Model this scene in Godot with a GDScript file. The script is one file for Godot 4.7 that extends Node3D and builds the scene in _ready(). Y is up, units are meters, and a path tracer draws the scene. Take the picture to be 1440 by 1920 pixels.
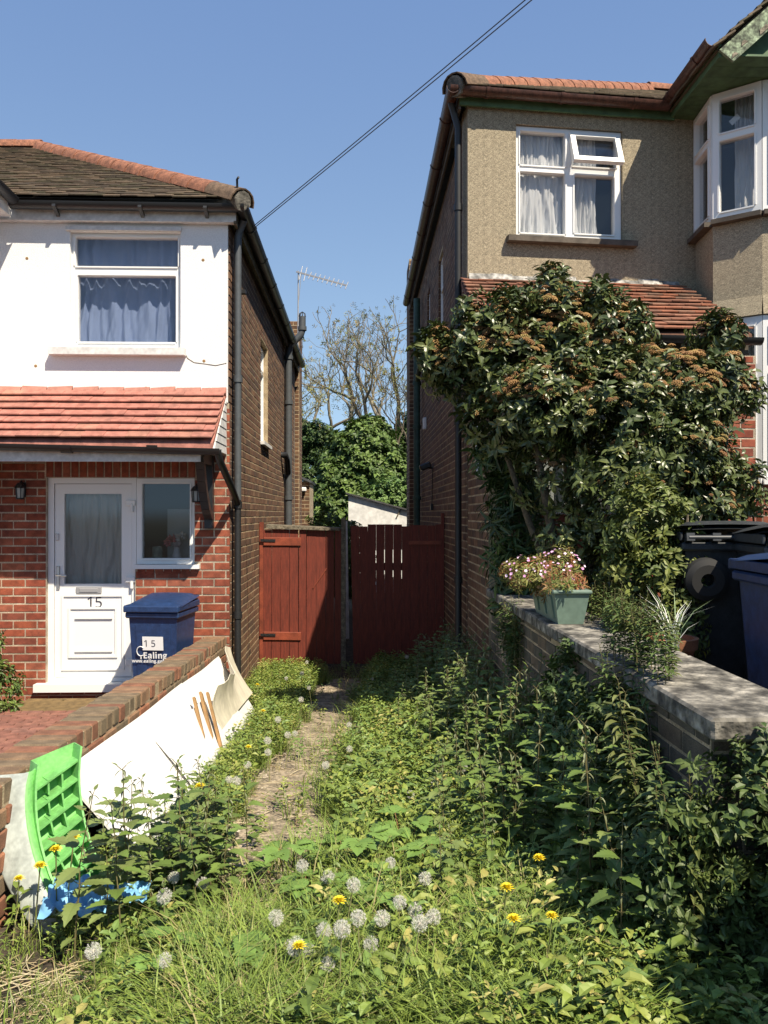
extends Node3D
# World axes follow the passage between the two houses: -z runs down the passage, x to the right, metres.

class MB:
	# collects triangles; front faces run clockwise
	var v := PackedVector3Array()
	var n := PackedVector3Array()
	var c := PackedColorArray()
	var col := Color(1, 1, 1)
	var x := Transform3D.IDENTITY
	func tri(a: Vector3, b: Vector3, d: Vector3) -> void:
		a = x * a
		b = x * b
		d = x * d
		var q := (d - a).cross(b - a).normalized()
		v.push_back(a); v.push_back(b); v.push_back(d)
		n.push_back(q); n.push_back(q); n.push_back(q)
		c.push_back(col); c.push_back(col); c.push_back(col)
	func trin(a: Vector3, b: Vector3, d: Vector3, na: Vector3, nb: Vector3, nd: Vector3) -> void:
		a = x * a
		b = x * b
		d = x * d
		na = (x.basis * na).normalized()
		nb = (x.basis * nb).normalized()
		nd = (x.basis * nd).normalized()
		if (d - a).cross(b - a).dot(na + nb + nd) < 0.0:
			v.push_back(a); v.push_back(d); v.push_back(b)
			n.push_back(na); n.push_back(nd); n.push_back(nb)
		else:
			v.push_back(a); v.push_back(b); v.push_back(d)
			n.push_back(na); n.push_back(nb); n.push_back(nd)
		c.push_back(col); c.push_back(col); c.push_back(col)
	func quad(a: Vector3, b: Vector3, d: Vector3, e: Vector3, out: Vector3) -> void:
		# flat quad that faces "out"
		if (d - a).cross(b - a).dot(out) < 0.0:
			tri(a, d, b); tri(a, e, d)
		else:
			tri(a, b, d); tri(a, d, e)
	func hexa(p: Array) -> void:
		# p: four corners of one end in order, then the four of the other end
		var m := Vector3.ZERO
		for q in p: m += q
		m /= 8.0
		for f in [[0, 1, 2, 3], [4, 5, 6, 7], [0, 1, 5, 4], [1, 2, 6, 5], [2, 3, 7, 6], [3, 0, 4, 7]]:
			var mid: Vector3 = (p[f[0]] + p[f[1]] + p[f[2]] + p[f[3]]) / 4.0
			quad(p[f[0]], p[f[1]], p[f[2]], p[f[3]], mid - m)
	func box(a: Vector3, b: Vector3) -> void:
		hexa([Vector3(a.x, a.y, a.z), Vector3(b.x, a.y, a.z), Vector3(b.x, a.y, b.z), Vector3(a.x, a.y, b.z), Vector3(a.x, b.y, a.z), Vector3(b.x, b.y, a.z), Vector3(b.x, b.y, b.z), Vector3(a.x, b.y, b.z)])
	func cbox(s: Vector3, k: float) -> void:
		# chamfered box about the origin
		var h := s / 2.0
		var ax := [Vector3(1, 0, 0), Vector3(0, 1, 0), Vector3(0, 0, 1)]
		var hs := [h.x, h.y, h.z]
		for i in 3:
			var j := (i + 1) % 3
			var l := (i + 2) % 3
			for sg in [-1.0, 1.0]:
				var cc: Vector3 = ax[i] * sg * hs[i]
				var a: Vector3 = ax[j] * (hs[j] - k)
				var b: Vector3 = ax[l] * (hs[l] - k)
				quad(cc - a - b, cc + a - b, cc + a + b, cc - a + b, cc)
				for sj in [-1.0, 1.0]:
					# edge between faces i and j, along l
					var e1: Vector3 = ax[i] * sg * hs[i] + ax[j] * sj * (hs[j] - k)
					var e2: Vector3 = ax[i] * sg * (hs[i] - k) + ax[j] * sj * hs[j]
					quad(e1 - b, e2 - b, e2 + b, e1 + b, e1 + e2)
		for sx in [-1.0, 1.0]:
			for sy in [-1.0, 1.0]:
				for sz in [-1.0, 1.0]:
					var p1 := Vector3(sx * h.x, sy * (h.y - k), sz * (h.z - k))
					var p2 := Vector3(sx * (h.x - k), sy * h.y, sz * (h.z - k))
					var p3 := Vector3(sx * (h.x - k), sy * (h.y - k), sz * h.z)
					if (p3 - p1).cross(p2 - p1).dot(p1) < 0.0: tri(p1, p3, p2)
					else: tri(p1, p2, p3)
	func bar(a: Vector3, b: Vector3, w: float, h: float, up := Vector3.UP) -> void:
		var f := (b - a).normalized()
		var s := f.cross(up).normalized() * w / 2.0
		var t := s.cross(f).normalized() * h / 2.0
		hexa([a - s - t, a + s - t, a + s + t, a - s + t, b - s - t, b + s - t, b + s + t, b - s + t])
	func tube(p: Array, r: Array, sides := 8, caps := true) -> void:
		var rings := []
		var nor := []
		var prev := Vector3(0.31, 0.2, 0.93)
		for i in p.size():
			var f: Vector3 = (p[mini(i + 1, p.size() - 1)] - p[maxi(i - 1, 0)]).normalized()
			var s := prev - f * prev.dot(f)
			if s.length() < 0.05: s = f.cross(Vector3(0.7, 0.1, 0.7))
			s = s.normalized()
			prev = s
			var t := f.cross(s)
			var ring := []
			var nn := []
			for k in sides:
				var a := TAU * k / sides
				var d := s * cos(a) + t * sin(a)
				nn.append(d)
				ring.append(p[i] + d * r[mini(i, r.size() - 1)])
			rings.append(ring)
			nor.append(nn)
		for i in p.size() - 1:
			for k in sides:
				var l := (k + 1) % sides
				trin(rings[i][k], rings[i][l], rings[i + 1][l], nor[i][k], nor[i][l], nor[i + 1][l])
				trin(rings[i][k], rings[i + 1][l], rings[i + 1][k], nor[i][k], nor[i + 1][l], nor[i + 1][k])
		if caps:
			for e in [0, p.size() - 1]:
				var o: Vector3 = p[e] - p[1 if e == 0 else e - 1]
				for k in range(1, sides - 1):
					var o1: Vector3 = rings[e][0]
					var o2: Vector3 = rings[e][k]
					var o3: Vector3 = rings[e][k + 1]
					if (o3 - o1).cross(o2 - o1).dot(o) < 0.0: tri(o1, o3, o2)
					else: tri(o1, o2, o3)
	func lathe(prof: Array, sides := 16) -> void:
		# prof: Vector2(radius, height) along +y of x
		for i in prof.size() - 1:
			var a: Vector2 = prof[i]
			var b: Vector2 = prof[i + 1]
			var t := b - a
			for k in sides:
				var a0 := TAU * k / sides
				var a1 := TAU * (k + 1) / sides
				var d0 := Vector3(cos(a0), 0, sin(a0))
				var d1 := Vector3(cos(a1), 0, sin(a1))
				var n0 := (d0 * t.y + Vector3.UP * -t.x).normalized()
				var n1 := (d1 * t.y + Vector3.UP * -t.x).normalized()
				var u := Vector3.UP
				if a.x > 0.0001: trin(d0 * a.x + u * a.y, d1 * a.x + u * a.y, d1 * b.x + u * b.y, n0, n1, n1)
				if b.x > 0.0001: trin(d0 * a.x + u * a.y, d1 * b.x + u * b.y, d0 * b.x + u * b.y, n0, n1, n0)
	func sheet(rows: Array, thick := 0.0) -> void:
		# smooth grid through rows of points; with a thickness it gets a back and edges
		var nr := rows.size()
		var nc: int = rows[0].size()
		var nn := []
		for i in nr:
			var l := []
			for j in nc:
				var a: Vector3 = rows[mini(i + 1, nr - 1)][j] - rows[maxi(i - 1, 0)][j]
				var b: Vector3 = rows[i][mini(j + 1, nc - 1)] - rows[i][maxi(j - 1, 0)]
				l.append(a.cross(b).normalized())
			nn.append(l)
		for s in ([0.0] if thick == 0.0 else [0.0, 1.0]):
			for i in nr - 1:
				for j in nc - 1:
					var q := []
					for e in [[i, j], [i, j + 1], [i + 1, j + 1], [i + 1, j]]:
						var m: Vector3 = nn[e[0]][e[1]]
						q.append([rows[e[0]][e[1]] - m * thick * s, m if s == 0.0 else -m])
					trin(q[0][0], q[1][0], q[2][0], q[0][1], q[1][1], q[2][1])
					trin(q[0][0], q[2][0], q[3][0], q[0][1], q[2][1], q[3][1])
		if thick > 0.0:
			var rim := []
			for j in nc: rim.append([0, j])
			for i in range(1, nr): rim.append([i, nc - 1])
			for j in range(nc - 2, -1, -1): rim.append([nr - 1, j])
			for i in range(nr - 2, 0, -1): rim.append([i, 0])
			var mid: Vector3 = rows[nr / 2][nc / 2]
			for k in rim.size():
				var e: Array = rim[k]
				var f: Array = rim[(k + 1) % rim.size()]
				var p: Vector3 = rows[e[0]][e[1]]
				var r: Vector3 = rows[f[0]][f[1]]
				quad(p, r, r - nn[f[0]][f[1]] * thick, p - nn[e[0]][e[1]] * thick, p - mid)
	func slab(o: Vector3, u: Vector3, w: Vector3, nn: Vector3, W: float, H: float, T: float, holes: Array) -> void:
		# a slab with rectangular openings (Rect2 in its own u, w metres); o is the lower corner of its front
		var xs := [0.0, W]
		var ys := [0.0, H]
		for r in holes:
			for q in [r.position.x, r.end.x]:
				if q > 0.001 and q < W - 0.001 and not xs.has(q): xs.append(q)
			for q in [r.position.y, r.end.y]:
				if q > 0.001 and q < H - 0.001 and not ys.has(q): ys.append(q)
		xs.sort()
		ys.sort()
		var full := func(i: int, j: int) -> bool:
			if i < 0 or j < 0 or i >= xs.size() - 1 or j >= ys.size() - 1: return false
			var m := Vector2((xs[i] + xs[i + 1]) / 2, (ys[j] + ys[j + 1]) / 2)
			for r in holes:
				if r.has_point(m): return false
			return true
		for i in xs.size() - 1:
			for j in ys.size() - 1:
				if not full.call(i, j): continue
				var a: Vector3 = o + u * xs[i] + w * ys[j]
				var b: Vector3 = o + u * xs[i + 1] + w * ys[j]
				var d: Vector3 = o + u * xs[i + 1] + w * ys[j + 1]
				var e: Vector3 = o + u * xs[i] + w * ys[j + 1]
				var t := -nn * T
				quad(a, b, d, e, nn)
				quad(a + t, b + t, d + t, e + t, -nn)
				if not full.call(i - 1, j): quad(a, e, e + t, a + t, -u)
				if not full.call(i + 1, j): quad(b, d, d + t, b + t, u)
				if not full.call(i, j - 1): quad(a, b, b + t, a + t, -w)
				if not full.call(i, j + 1): quad(e, d, d + t, e + t, w)
	func leaf(b: Vector3, f: Vector3, up: Vector3, L: float, W: float, droop := 0.25, fold := 0.25) -> void:
		# a leaf of eight faces, folded along its rib and bent down towards the tip
		var s := f.cross(up).normalized()
		var t := s.cross(f).normalized()
		var m1 := b + f * L * 0.34 - t * L * droop * 0.10
		var m2 := b + f * L * 0.70 - t * L * droop * 0.45
		var e := b + f * L * 0.98 - t * L * droop
		var k := t * W * fold
		var l1 := m1 - s * W * 0.5 + k
		var r1 := m1 + s * W * 0.5 + k
		var l2 := m2 - s * W * 0.38 + k
		var r2 := m2 + s * W * 0.38 + k
		tri(b, l1, m1); tri(b, m1, r1)
		tri(l1, l2, m2); tri(l1, m2, m1)
		tri(m1, m2, r2); tri(m1, r2, r1)
		tri(l2, e, m2); tri(m2, e, r2)
	func toothed(b: Vector3, f: Vector3, up: Vector3, L: float, W: float, droop := 0.25, fold := 0.2, teeth := 6) -> void:
		# an ovate leaf with a saw-toothed margin
		var s := f.cross(up).normalized()
		var t := s.cross(f).normalized()
		var mid := []
		var wid := []
		for i in teeth + 1:
			var q := float(i) / teeth
			mid.append(b + f * L * q - t * L * droop * q * q)
			wid.append(W * 0.5 * pow(sin(PI * pow(q * 0.94 + 0.06, 0.62)), 0.8) if i < teeth else 0.0)
		for sg in [-1.0, 1.0]:
			for i in teeth:
				var o1: Vector3 = mid[i] + s * sg * wid[i] * 0.86 + t * wid[i] * fold
				var o2: Vector3 = mid[i + 1] + s * sg * wid[i + 1] * 0.86 + t * wid[i + 1] * fold
				var tip: Vector3 = mid[i] * 0.35 + mid[i + 1] * 0.65 + s * sg * (wid[i] * 0.35 + wid[i + 1] * 0.65) * 1.16 + t * maxf(wid[i], wid[i + 1]) * fold + f * L * 0.02
				tri(mid[i], o1, mid[i + 1])
				tri(o1, tip, mid[i + 1])
				if i < teeth - 1: tri(tip, o2, mid[i + 1])
	func mesh() -> ArrayMesh:
		var a := []
		a.resize(Mesh.ARRAY_MAX)
		a[Mesh.ARRAY_VERTEX] = v
		a[Mesh.ARRAY_NORMAL] = n
		a[Mesh.ARRAY_COLOR] = c
		var m := ArrayMesh.new()
		m.add_surface_from_arrays(Mesh.PRIMITIVE_TRIANGLES, a)
		return m

const F := 1500.0          # focal length of the lens in photograph pixels
const YAW := 1.754
const EYE := 1.6
var rng := RandomNumberGenerator.new()
var M := {}
var T := {}
var used := {}

func numbered(s: String) -> String:
	if not used.has(s):
		used[s] = 0
		return s
	used[s] += 1
	return "%s_%03d" % [s, used[s]]

func thing(called: String, label: String, category: String, at := Vector3.ZERO, turn := 0.0, group := "", kind := "") -> Node3D:
	var o := Node3D.new()
	o.name = numbered(called)
	add_child(o)
	o.position = at
	o.rotation_degrees.y = turn
	tag(o, label, category, group, kind)
	return o

func tag(o: Node, label: String, category: String, group := "", kind := "") -> void:
	if label: o.set_meta("label", label)
	if category: o.set_meta("category", category)
	if group: o.set_meta("group", group)
	if kind: o.set_meta("kind", kind)

# a mesh whose points are world points, under any parent
func put(mb: MB, called: String, m: Material, parent: Node = self) -> MeshInstance3D:
	var o := inst(mb.mesh(), called, m, parent)
	o.global_transform = Transform3D.IDENTITY
	return o

# a mesh whose points are in its parent's own axes
func own(mb: MB, called: String, m: Material, parent: Node = self) -> MeshInstance3D:
	return inst(mb.mesh(), called, m, parent)

func inst(me: Mesh, called: String, m: Material, parent: Node = self) -> MeshInstance3D:
	var o := MeshInstance3D.new()
	o.mesh = me
	o.material_override = m
	o.name = numbered(called) if parent == self else called
	parent.add_child(o, true)
	return o

func many(me: Mesh, called: String, m: Material, parent: Node, xs: Array, cols: Array) -> MultiMeshInstance3D:
	var mm := MultiMesh.new()
	mm.transform_format = MultiMesh.TRANSFORM_3D
	mm.use_colors = true
	mm.mesh = me
	mm.instance_count = xs.size()
	for i in xs.size():
		mm.set_instance_transform(i, xs[i])
		mm.set_instance_color(i, cols[i])
	var o := MultiMeshInstance3D.new()
	o.multimesh = mm
	o.material_override = m
	o.name = numbered(called) if parent == self else called
	parent.add_child(o, true)
	o.global_transform = Transform3D.IDENTITY
	return o

func rr(a: float, b: float) -> float: return rng.randf_range(a, b)
func rdir() -> Vector3:
	var z := rr(-1, 1)
	var a := rr(0, TAU)
	var s := sqrt(1 - z * z)
	return Vector3(s * cos(a), z, s * sin(a))

# the ground falls gently from the street to the houses
func gy(d: float) -> float:
	if d < 2.5: return 0.08
	if d < 8.5: return 0.08 - 0.075 * (d - 2.5)
	return maxf(-0.37 - 0.03 * (d - 8.5), -0.46)

func L(r: float, g: float, b: float) -> Color: return Color(r, g, b)

# seamless noise as a brightness texture between lo and hi, two scales laid over each other
func grain(seed_: int, freq: float, lo: float, hi: float, size := 512, cell := false, freq2 := 0.006, mixing := 0.5) -> Image:
	var f := FastNoiseLite.new()
	f.seed = seed_
	f.frequency = freq
	f.noise_type = FastNoiseLite.TYPE_CELLULAR if cell else FastNoiseLite.TYPE_SIMPLEX_SMOOTH
	f.fractal_octaves = 3
	if cell:
		f.fractal_type = FastNoiseLite.FRACTAL_NONE
		f.cellular_return_type = FastNoiseLite.RETURN_CELL_VALUE
	var a := f.get_seamless_image(size, size)
	var g := FastNoiseLite.new()
	g.seed = seed_ + 7
	g.frequency = freq2
	g.fractal_octaves = 4
	var b := g.get_seamless_image(size, size)
	var im := Image.create(size, size, false, Image.FORMAT_RGB8)
	for y in size:
		for x in size:
			var t := a.get_pixel(x, y).r * (1.0 - mixing) + b.get_pixel(x, y).r * mixing
			t = clampf((t - 0.5) * 1.7 + 0.5, 0, 1)
			var w := lerpf(lo, hi, t)
			im.set_pixel(x, y, Color(w, w, w))
	return im

func bumps(seed_: int, freq: float, strength: float, size := 512, cell := false) -> ImageTexture:
	var f := FastNoiseLite.new()
	f.seed = seed_
	f.frequency = freq
	f.noise_type = FastNoiseLite.TYPE_CELLULAR if cell else FastNoiseLite.TYPE_SIMPLEX_SMOOTH
	f.fractal_octaves = 4
	if cell:
		f.fractal_type = FastNoiseLite.FRACTAL_NONE
		f.cellular_return_type = FastNoiseLite.RETURN_DISTANCE
	var im := f.get_seamless_image(size, size, cell)
	im.convert(Image.FORMAT_RGBA8)
	im.bump_map_to_normal_map(strength)
	return ImageTexture.create_from_image(im)

func mat(c: Color, rough := 0.8, tex = null, scale := 1.0, nor = null, ns := 0.6, metal := 0.0) -> StandardMaterial3D:
	var m := StandardMaterial3D.new()
	m.albedo_color = c.linear_to_srgb()
	m.roughness = rough
	m.metallic = metal
	if tex != null or nor != null:
		m.uv1_triplanar = true
		m.uv1_world_triplanar = true
		m.uv1_scale = Vector3.ONE * scale
	if tex != null: m.albedo_texture = tex
	if nor != null:
		m.normal_enabled = true
		m.normal_texture = nor
		m.normal_scale = ns
	m.cull_mode = BaseMaterial3D.CULL_DISABLED
	return m

func tinted(c: Color, rough := 0.8, tex = null, scale := 1.0) -> StandardMaterial3D:
	var m := mat(c, rough, tex, scale)
	m.vertex_color_use_as_albedo = true
	return m

func leafy(c: Color, back := 0.35, rough := 0.55) -> StandardMaterial3D:
	var m := mat(c, rough)
	m.vertex_color_use_as_albedo = true
	m.backlight_enabled = true
	m.backlight = Color(back, back, back * 0.6)
	return m

func materials() -> void:
	var g1 := ImageTexture.create_from_image(grain(3, 0.11, 0.62, 1.0))
	var g2 := ImageTexture.create_from_image(grain(11, 0.05, 0.45, 1.0, 512, false, 0.012))
	var peb := ImageTexture.create_from_image(grain(5, 0.13, 0.60, 1.0, 512, true, 0.01, 0.25))
	var soft := ImageTexture.create_from_image(grain(21, 0.02, 0.86, 1.0, 512, false, 0.008))
	var stain := ImageTexture.create_from_image(grain(31, 0.03, 0.3, 1.0, 512, false, 0.012, 0.6))
	var clean := ImageTexture.create_from_image(grain(41, 0.14, 0.93, 1.0, 512, false, 0.05, 0.3))
	var scuff := ImageTexture.create_from_image(grain(51, 0.07, 0.72, 1.0, 512, false, 0.015, 0.55))
	T = {"g1": g1, "g2": g2, "peb": peb, "soft": soft, "stain": stain}
	var nb := bumps(4, 0.06, 5.0)
	var nfine := bumps(9, 0.16, 4.0)
	var npeb := bumps(5, 0.13, 8.0, 512, true)
	T["nb"] = nb
	M.render_white = mat(L(0.85, 0.85, 0.85), 0.85, clean, 1.1, nfine, 0.4)
	M.pebble = mat(L(0.55, 0.465, 0.325), 0.95, peb, 3.2, npeb, 0.8)
	M.mortar_red = mat(L(0.60, 0.50, 0.38), 0.95, g1, 1.3, nfine, 0.5)
	M.mortar_brown = mat(L(0.60, 0.47, 0.30), 0.95, g1, 1.3, nfine, 0.5)
	M.red_bricks = []
	for t in [[0.36, 0.088, 0.046], [0.33, 0.078, 0.042], [0.40, 0.105, 0.055], [0.30, 0.080, 0.05], [0.37, 0.092, 0.045], [0.42, 0.13, 0.075]]:
		M.red_bricks.append(L(t[0], t[1], t[2]))
	M.brown_bricks = []
	for t in [[0.20, 0.105, 0.058], [0.16, 0.085, 0.05], [0.24, 0.125, 0.066], [0.185, 0.09, 0.048], [0.135, 0.078, 0.05], [0.27, 0.15, 0.085]]:
		M.brown_bricks.append(L(t[0], t[1], t[2]))
	M.garden_bricks = []
	for t in [[0.34, 0.15, 0.085], [0.30, 0.19, 0.11], [0.40, 0.17, 0.09], [0.28, 0.2, 0.12], [0.36, 0.21, 0.12], [0.24, 0.18, 0.11]]:
		M.garden_bricks.append(L(t[0], t[1], t[2]))
	M.grey_bricks = []
	for t in [[0.17, 0.14, 0.10], [0.13, 0.115, 0.085], [0.20, 0.15, 0.10], [0.15, 0.13, 0.10]]:
		M.grey_bricks.append(L(t[0], t[1], t[2]))
	M.pink_tiles = [L(0.54, 0.23, 0.175)]
	for t in [[0.60, 0.24, 0.185], [0.63, 0.26, 0.20], [0.57, 0.23, 0.175], [0.62, 0.25, 0.19], [0.59, 0.27, 0.195]]:
		M.pink_tiles.append(L(t[0], t[1], t[2]))
	M.clay_tiles = []
	for t in [[0.40, 0.175, 0.105], [0.33, 0.145, 0.09], [0.46, 0.21, 0.13], [0.29, 0.14, 0.09], [0.37, 0.19, 0.12], [0.26, 0.155, 0.105], [0.43, 0.165, 0.09]]:
		M.clay_tiles.append(L(t[0], t[1], t[2]))
	M.mossy_tiles = []
	for t in [[0.14, 0.105, 0.07], [0.11, 0.085, 0.058], [0.18, 0.135, 0.085], [0.16, 0.11, 0.075], [0.12, 0.10, 0.058], [0.22, 0.16, 0.105]]:
		M.mossy_tiles.append(L(t[0], t[1], t[2]))
	M.piece = tinted(L(1, 1, 1), 0.88, g1, 2.2)
	M.tones = {}
	M.ridge = mat(L(0.50, 0.21, 0.12), 0.85, g2, 1.6)
	M.ridge_old = mat(L(0.26, 0.17, 0.11), 0.9, g2, 2.5)
	M.upvc = mat(L(0.80, 0.80, 0.79), 0.35)
	M.white_paint = mat(L(0.76, 0.75, 0.73), 0.5, soft, 1.5)
	M.cheek = mat(L(0.72, 0.72, 0.72), 0.6, soft, 1.5)
	M.black_plastic = mat(L(0.018, 0.019, 0.021), 0.4)
	M.grey_pipe = mat(L(0.085, 0.095, 0.105), 0.5, soft, 2.0)
	M.black_pipe = mat(L(0.022, 0.023, 0.025), 0.5, soft, 2.0)
	M.green_pipe = mat(L(0.055, 0.13, 0.10), 0.6, g1, 2.0)
	M.rust_gutter = mat(L(0.14, 0.058, 0.04), 0.4, g2, 1.8)
	M.green_paint = mat(L(0.10, 0.19, 0.085), 0.65, g1, 1.5)
	M.peeling = mat(L(0.44, 0.55, 0.36), 0.8, stain, 1.7)
	M.bare_wood = mat(L(0.42, 0.36, 0.27), 0.9, g2, 2.0)
	M.pale_green = mat(L(0.30, 0.38, 0.30), 0.75, g1, 1.2)
	M.sill_stone = mat(L(0.15, 0.125, 0.10), 0.9, g1, 2.0)
	M.gate_red = mat(L(0.21, 0.036, 0.018), 0.7, g2, 1.2)
	M.gate_red.uv1_scale = Vector3(4.0, 0.45, 4.0)
	M.gate_red.albedo_texture = scuff
	M.gate_strap = mat(L(0.33, 0.07, 0.032), 0.6, g1, 1.5)
	M.weathered = mat(L(0.30, 0.26, 0.19), 0.9, g2, 2.0)
	M.coping = mat(L(0.42, 0.39, 0.33), 0.95, stain, 0.9, nb, 0.7)
	M.lead_white = mat(L(0.66, 0.64, 0.60), 0.8, stain, 1.2)
	var glass := mat(L(0.02, 0.025, 0.03), 0.03)
	glass.transparency = BaseMaterial3D.TRANSPARENCY_ALPHA
	glass.albedo_color.a = 0.12
	M.glass = glass
	M.curtain_white = mat(L(0.82, 0.83, 0.84), 0.9)
	M.curtain_white.backlight_enabled = true
	M.curtain_white.backlight = Color(0.5, 0.5, 0.5)
	M.curtain_blue = mat(L(0.24, 0.31, 0.50), 0.9)
	M.curtain_net = mat(L(0.40, 0.44, 0.43), 0.9)
	M.room = mat(L(0.22, 0.21, 0.19), 0.9)
	M.chrome = mat(L(0.62, 0.62, 0.62), 0.28, null, 1.0, null, 0.6, 0.9)
	M.steel = mat(L(0.36, 0.36, 0.37), 0.5, null, 1.0, null, 0.6, 0.3)
	M.blue_bin = mat(L(0.022, 0.055, 0.16), 0.45, scuff, 1.6)
	M.dark_bin = mat(L(0.05, 0.056, 0.062), 0.45, scuff, 1.6)
	M.rubber = mat(L(0.022, 0.022, 0.022), 0.8)
	M.ink = mat(L(0.03, 0.03, 0.05), 0.7)
	M.soil = mat(L(0.54, 0.44, 0.30), 1.0, g2, 1.1, nb, 1.0)
	M.dark_soil = mat(L(0.10, 0.075, 0.05), 1.0, g2, 1.1, nb, 1.0)
	M.green_toy = mat(L(0.25, 0.66, 0.19), 0.5, scuff, 1.5)
	M.grey_toy = mat(L(0.52, 0.57, 0.53), 0.55, scuff, 1.2)
	M.white_board = mat(L(0.84, 0.83, 0.81), 0.55, clean, 0.7)
	M.cream_sheet = mat(L(0.72, 0.67, 0.53), 0.7, soft, 1.0)
	M.raw_timber = mat(L(0.46, 0.27, 0.11), 0.8, g1, 2.5)
	M.blue_film = mat(L(0.20, 0.46, 0.72), 0.4)
	M.mat_coir = mat(L(0.25, 0.165, 0.07), 1.0, g1, 3.0)
	M.trough = mat(L(0.17, 0.25, 0.20), 0.55, soft, 2.0)
	M.terracotta = mat(L(0.42, 0.18, 0.09), 0.9, g1, 2.0)
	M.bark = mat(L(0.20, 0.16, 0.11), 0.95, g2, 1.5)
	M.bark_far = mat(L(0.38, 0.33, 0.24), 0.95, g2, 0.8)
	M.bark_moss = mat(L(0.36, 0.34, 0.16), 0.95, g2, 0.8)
	M.leaf = leafy(L(1, 1, 1), 0.4)
	M.glossy = leafy(L(1, 1, 1), 0.22, 0.38)
	M.stalk = tinted(L(1, 1, 1), 0.8)
	M.bloom = tinted(L(1, 1, 1), 0.8)
	M.seed = leafy(L(1, 1, 1), 0.6, 0.9)
	M.shed_white = mat(L(0.82, 0.81, 0.78), 0.8, soft, 0.7)
	M.felt = mat(L(0.10, 0.10, 0.10), 0.9, g1, 1.0)
	M.wire = mat(L(0.05, 0.055, 0.065), 0.6)

func tone(c: Color) -> StandardMaterial3D:
	var k := str(c)
	if not M.tones.has(k): M.tones[k] = mat(c, 0.88, T.g1, 2.2)
	return M.tones[k]

# pieces (bricks, tiles, blocks): collected as boxes, then the largest in view become parts and the rest one part
class Pieces:
	var list := []
	var cache := {}
	func add(at: Transform3D, size: Vector3, c: Color, ch := 0.004) -> void:
		var q := Vector3(snappedf(size.x, 0.01), snappedf(size.y, 0.005), snappedf(size.z, 0.005))
		var near := at.origin.distance_to(Vector3(0, 1.6, 0))
		list.append([near, at, q, c, ch])

func emit(p: Pieces, called: String, parent: Node, most := 300) -> void:
	p.list.sort_custom(func(a, b): return a[0] < b[0])
	var rest := MB.new()
	for i in p.list.size():
		var e: Array = p.list[i]
		if i < most:
			var key := str(e[2])
			if not p.cache.has(key):
				var mb := MB.new()
				mb.cbox(e[2], e[4])
				p.cache[key] = mb.mesh()
			var o := inst(p.cache[key], called, tone(e[3]), parent)
			o.global_transform = e[1]
		else:
			rest.x = e[1]
			rest.col = e[3]
			rest.cbox(e[2], e[4])
	if rest.v.size() > 0:
		var o := put(rest, "far_" + called + "s", M.piece, parent)
		o.set_meta("kind", "stuff")

# stretcher-bond bricks over a face with openings
func brickwork(p: Pieces, o: Vector3, u: Vector3, n: Vector3, W: float, H: float, holes: Array, tones: Array, pitch := 0.24, course := 0.085, ragged := 0.0) -> void:
	var up := Vector3.UP
	var rows := int(ceil(H / course))
	for r in rows:
		var y0 := r * course
		var y1 := minf(y0 + course, H)
		if y1 - y0 < 0.03: continue
		var k := -1
		while true:
			k += 1
			var a := k * pitch - (pitch / 2 if r % 2 == 1 else 0.0)
			if a >= W - 0.01: break
			var spans := [[maxf(a, 0.0), minf(a + pitch, W)]]
			var ym := (y0 + y1) / 2
			for h in holes:
				if ym < h.position.y or ym > h.end.y: continue
				var nx := []
				for s in spans:
					if h.end.x <= s[0] or h.position.x >= s[1]: nx.append(s)
					else:
						if h.position.x > s[0]: nx.append([s[0], h.position.x])
						if h.end.x < s[1]: nx.append([h.end.x, s[1]])
				spans = nx
			for s in spans:
				var w: float = s[1] - s[0] - 0.013
				if w < 0.025: continue
				var c: Color = tones[rng.randi() % tones.size()]
				var at: Vector3 = o + u * ((s[0] + s[1]) / 2) + up * ym + n * (0.0035 - 0.03 + rr(-0.0015, 0.0015) + ragged * rr(-0.004, 0.004))
				var b := Basis(u, up, n)
				if ragged > 0.0: b = b * Basis(Vector3(0, 0, 1), rr(-0.02, 0.02) * ragged)
				p.add(Transform3D(b, at), Vector3(w, y1 - y0 - 0.013, 0.06), c, 0.003)

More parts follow.
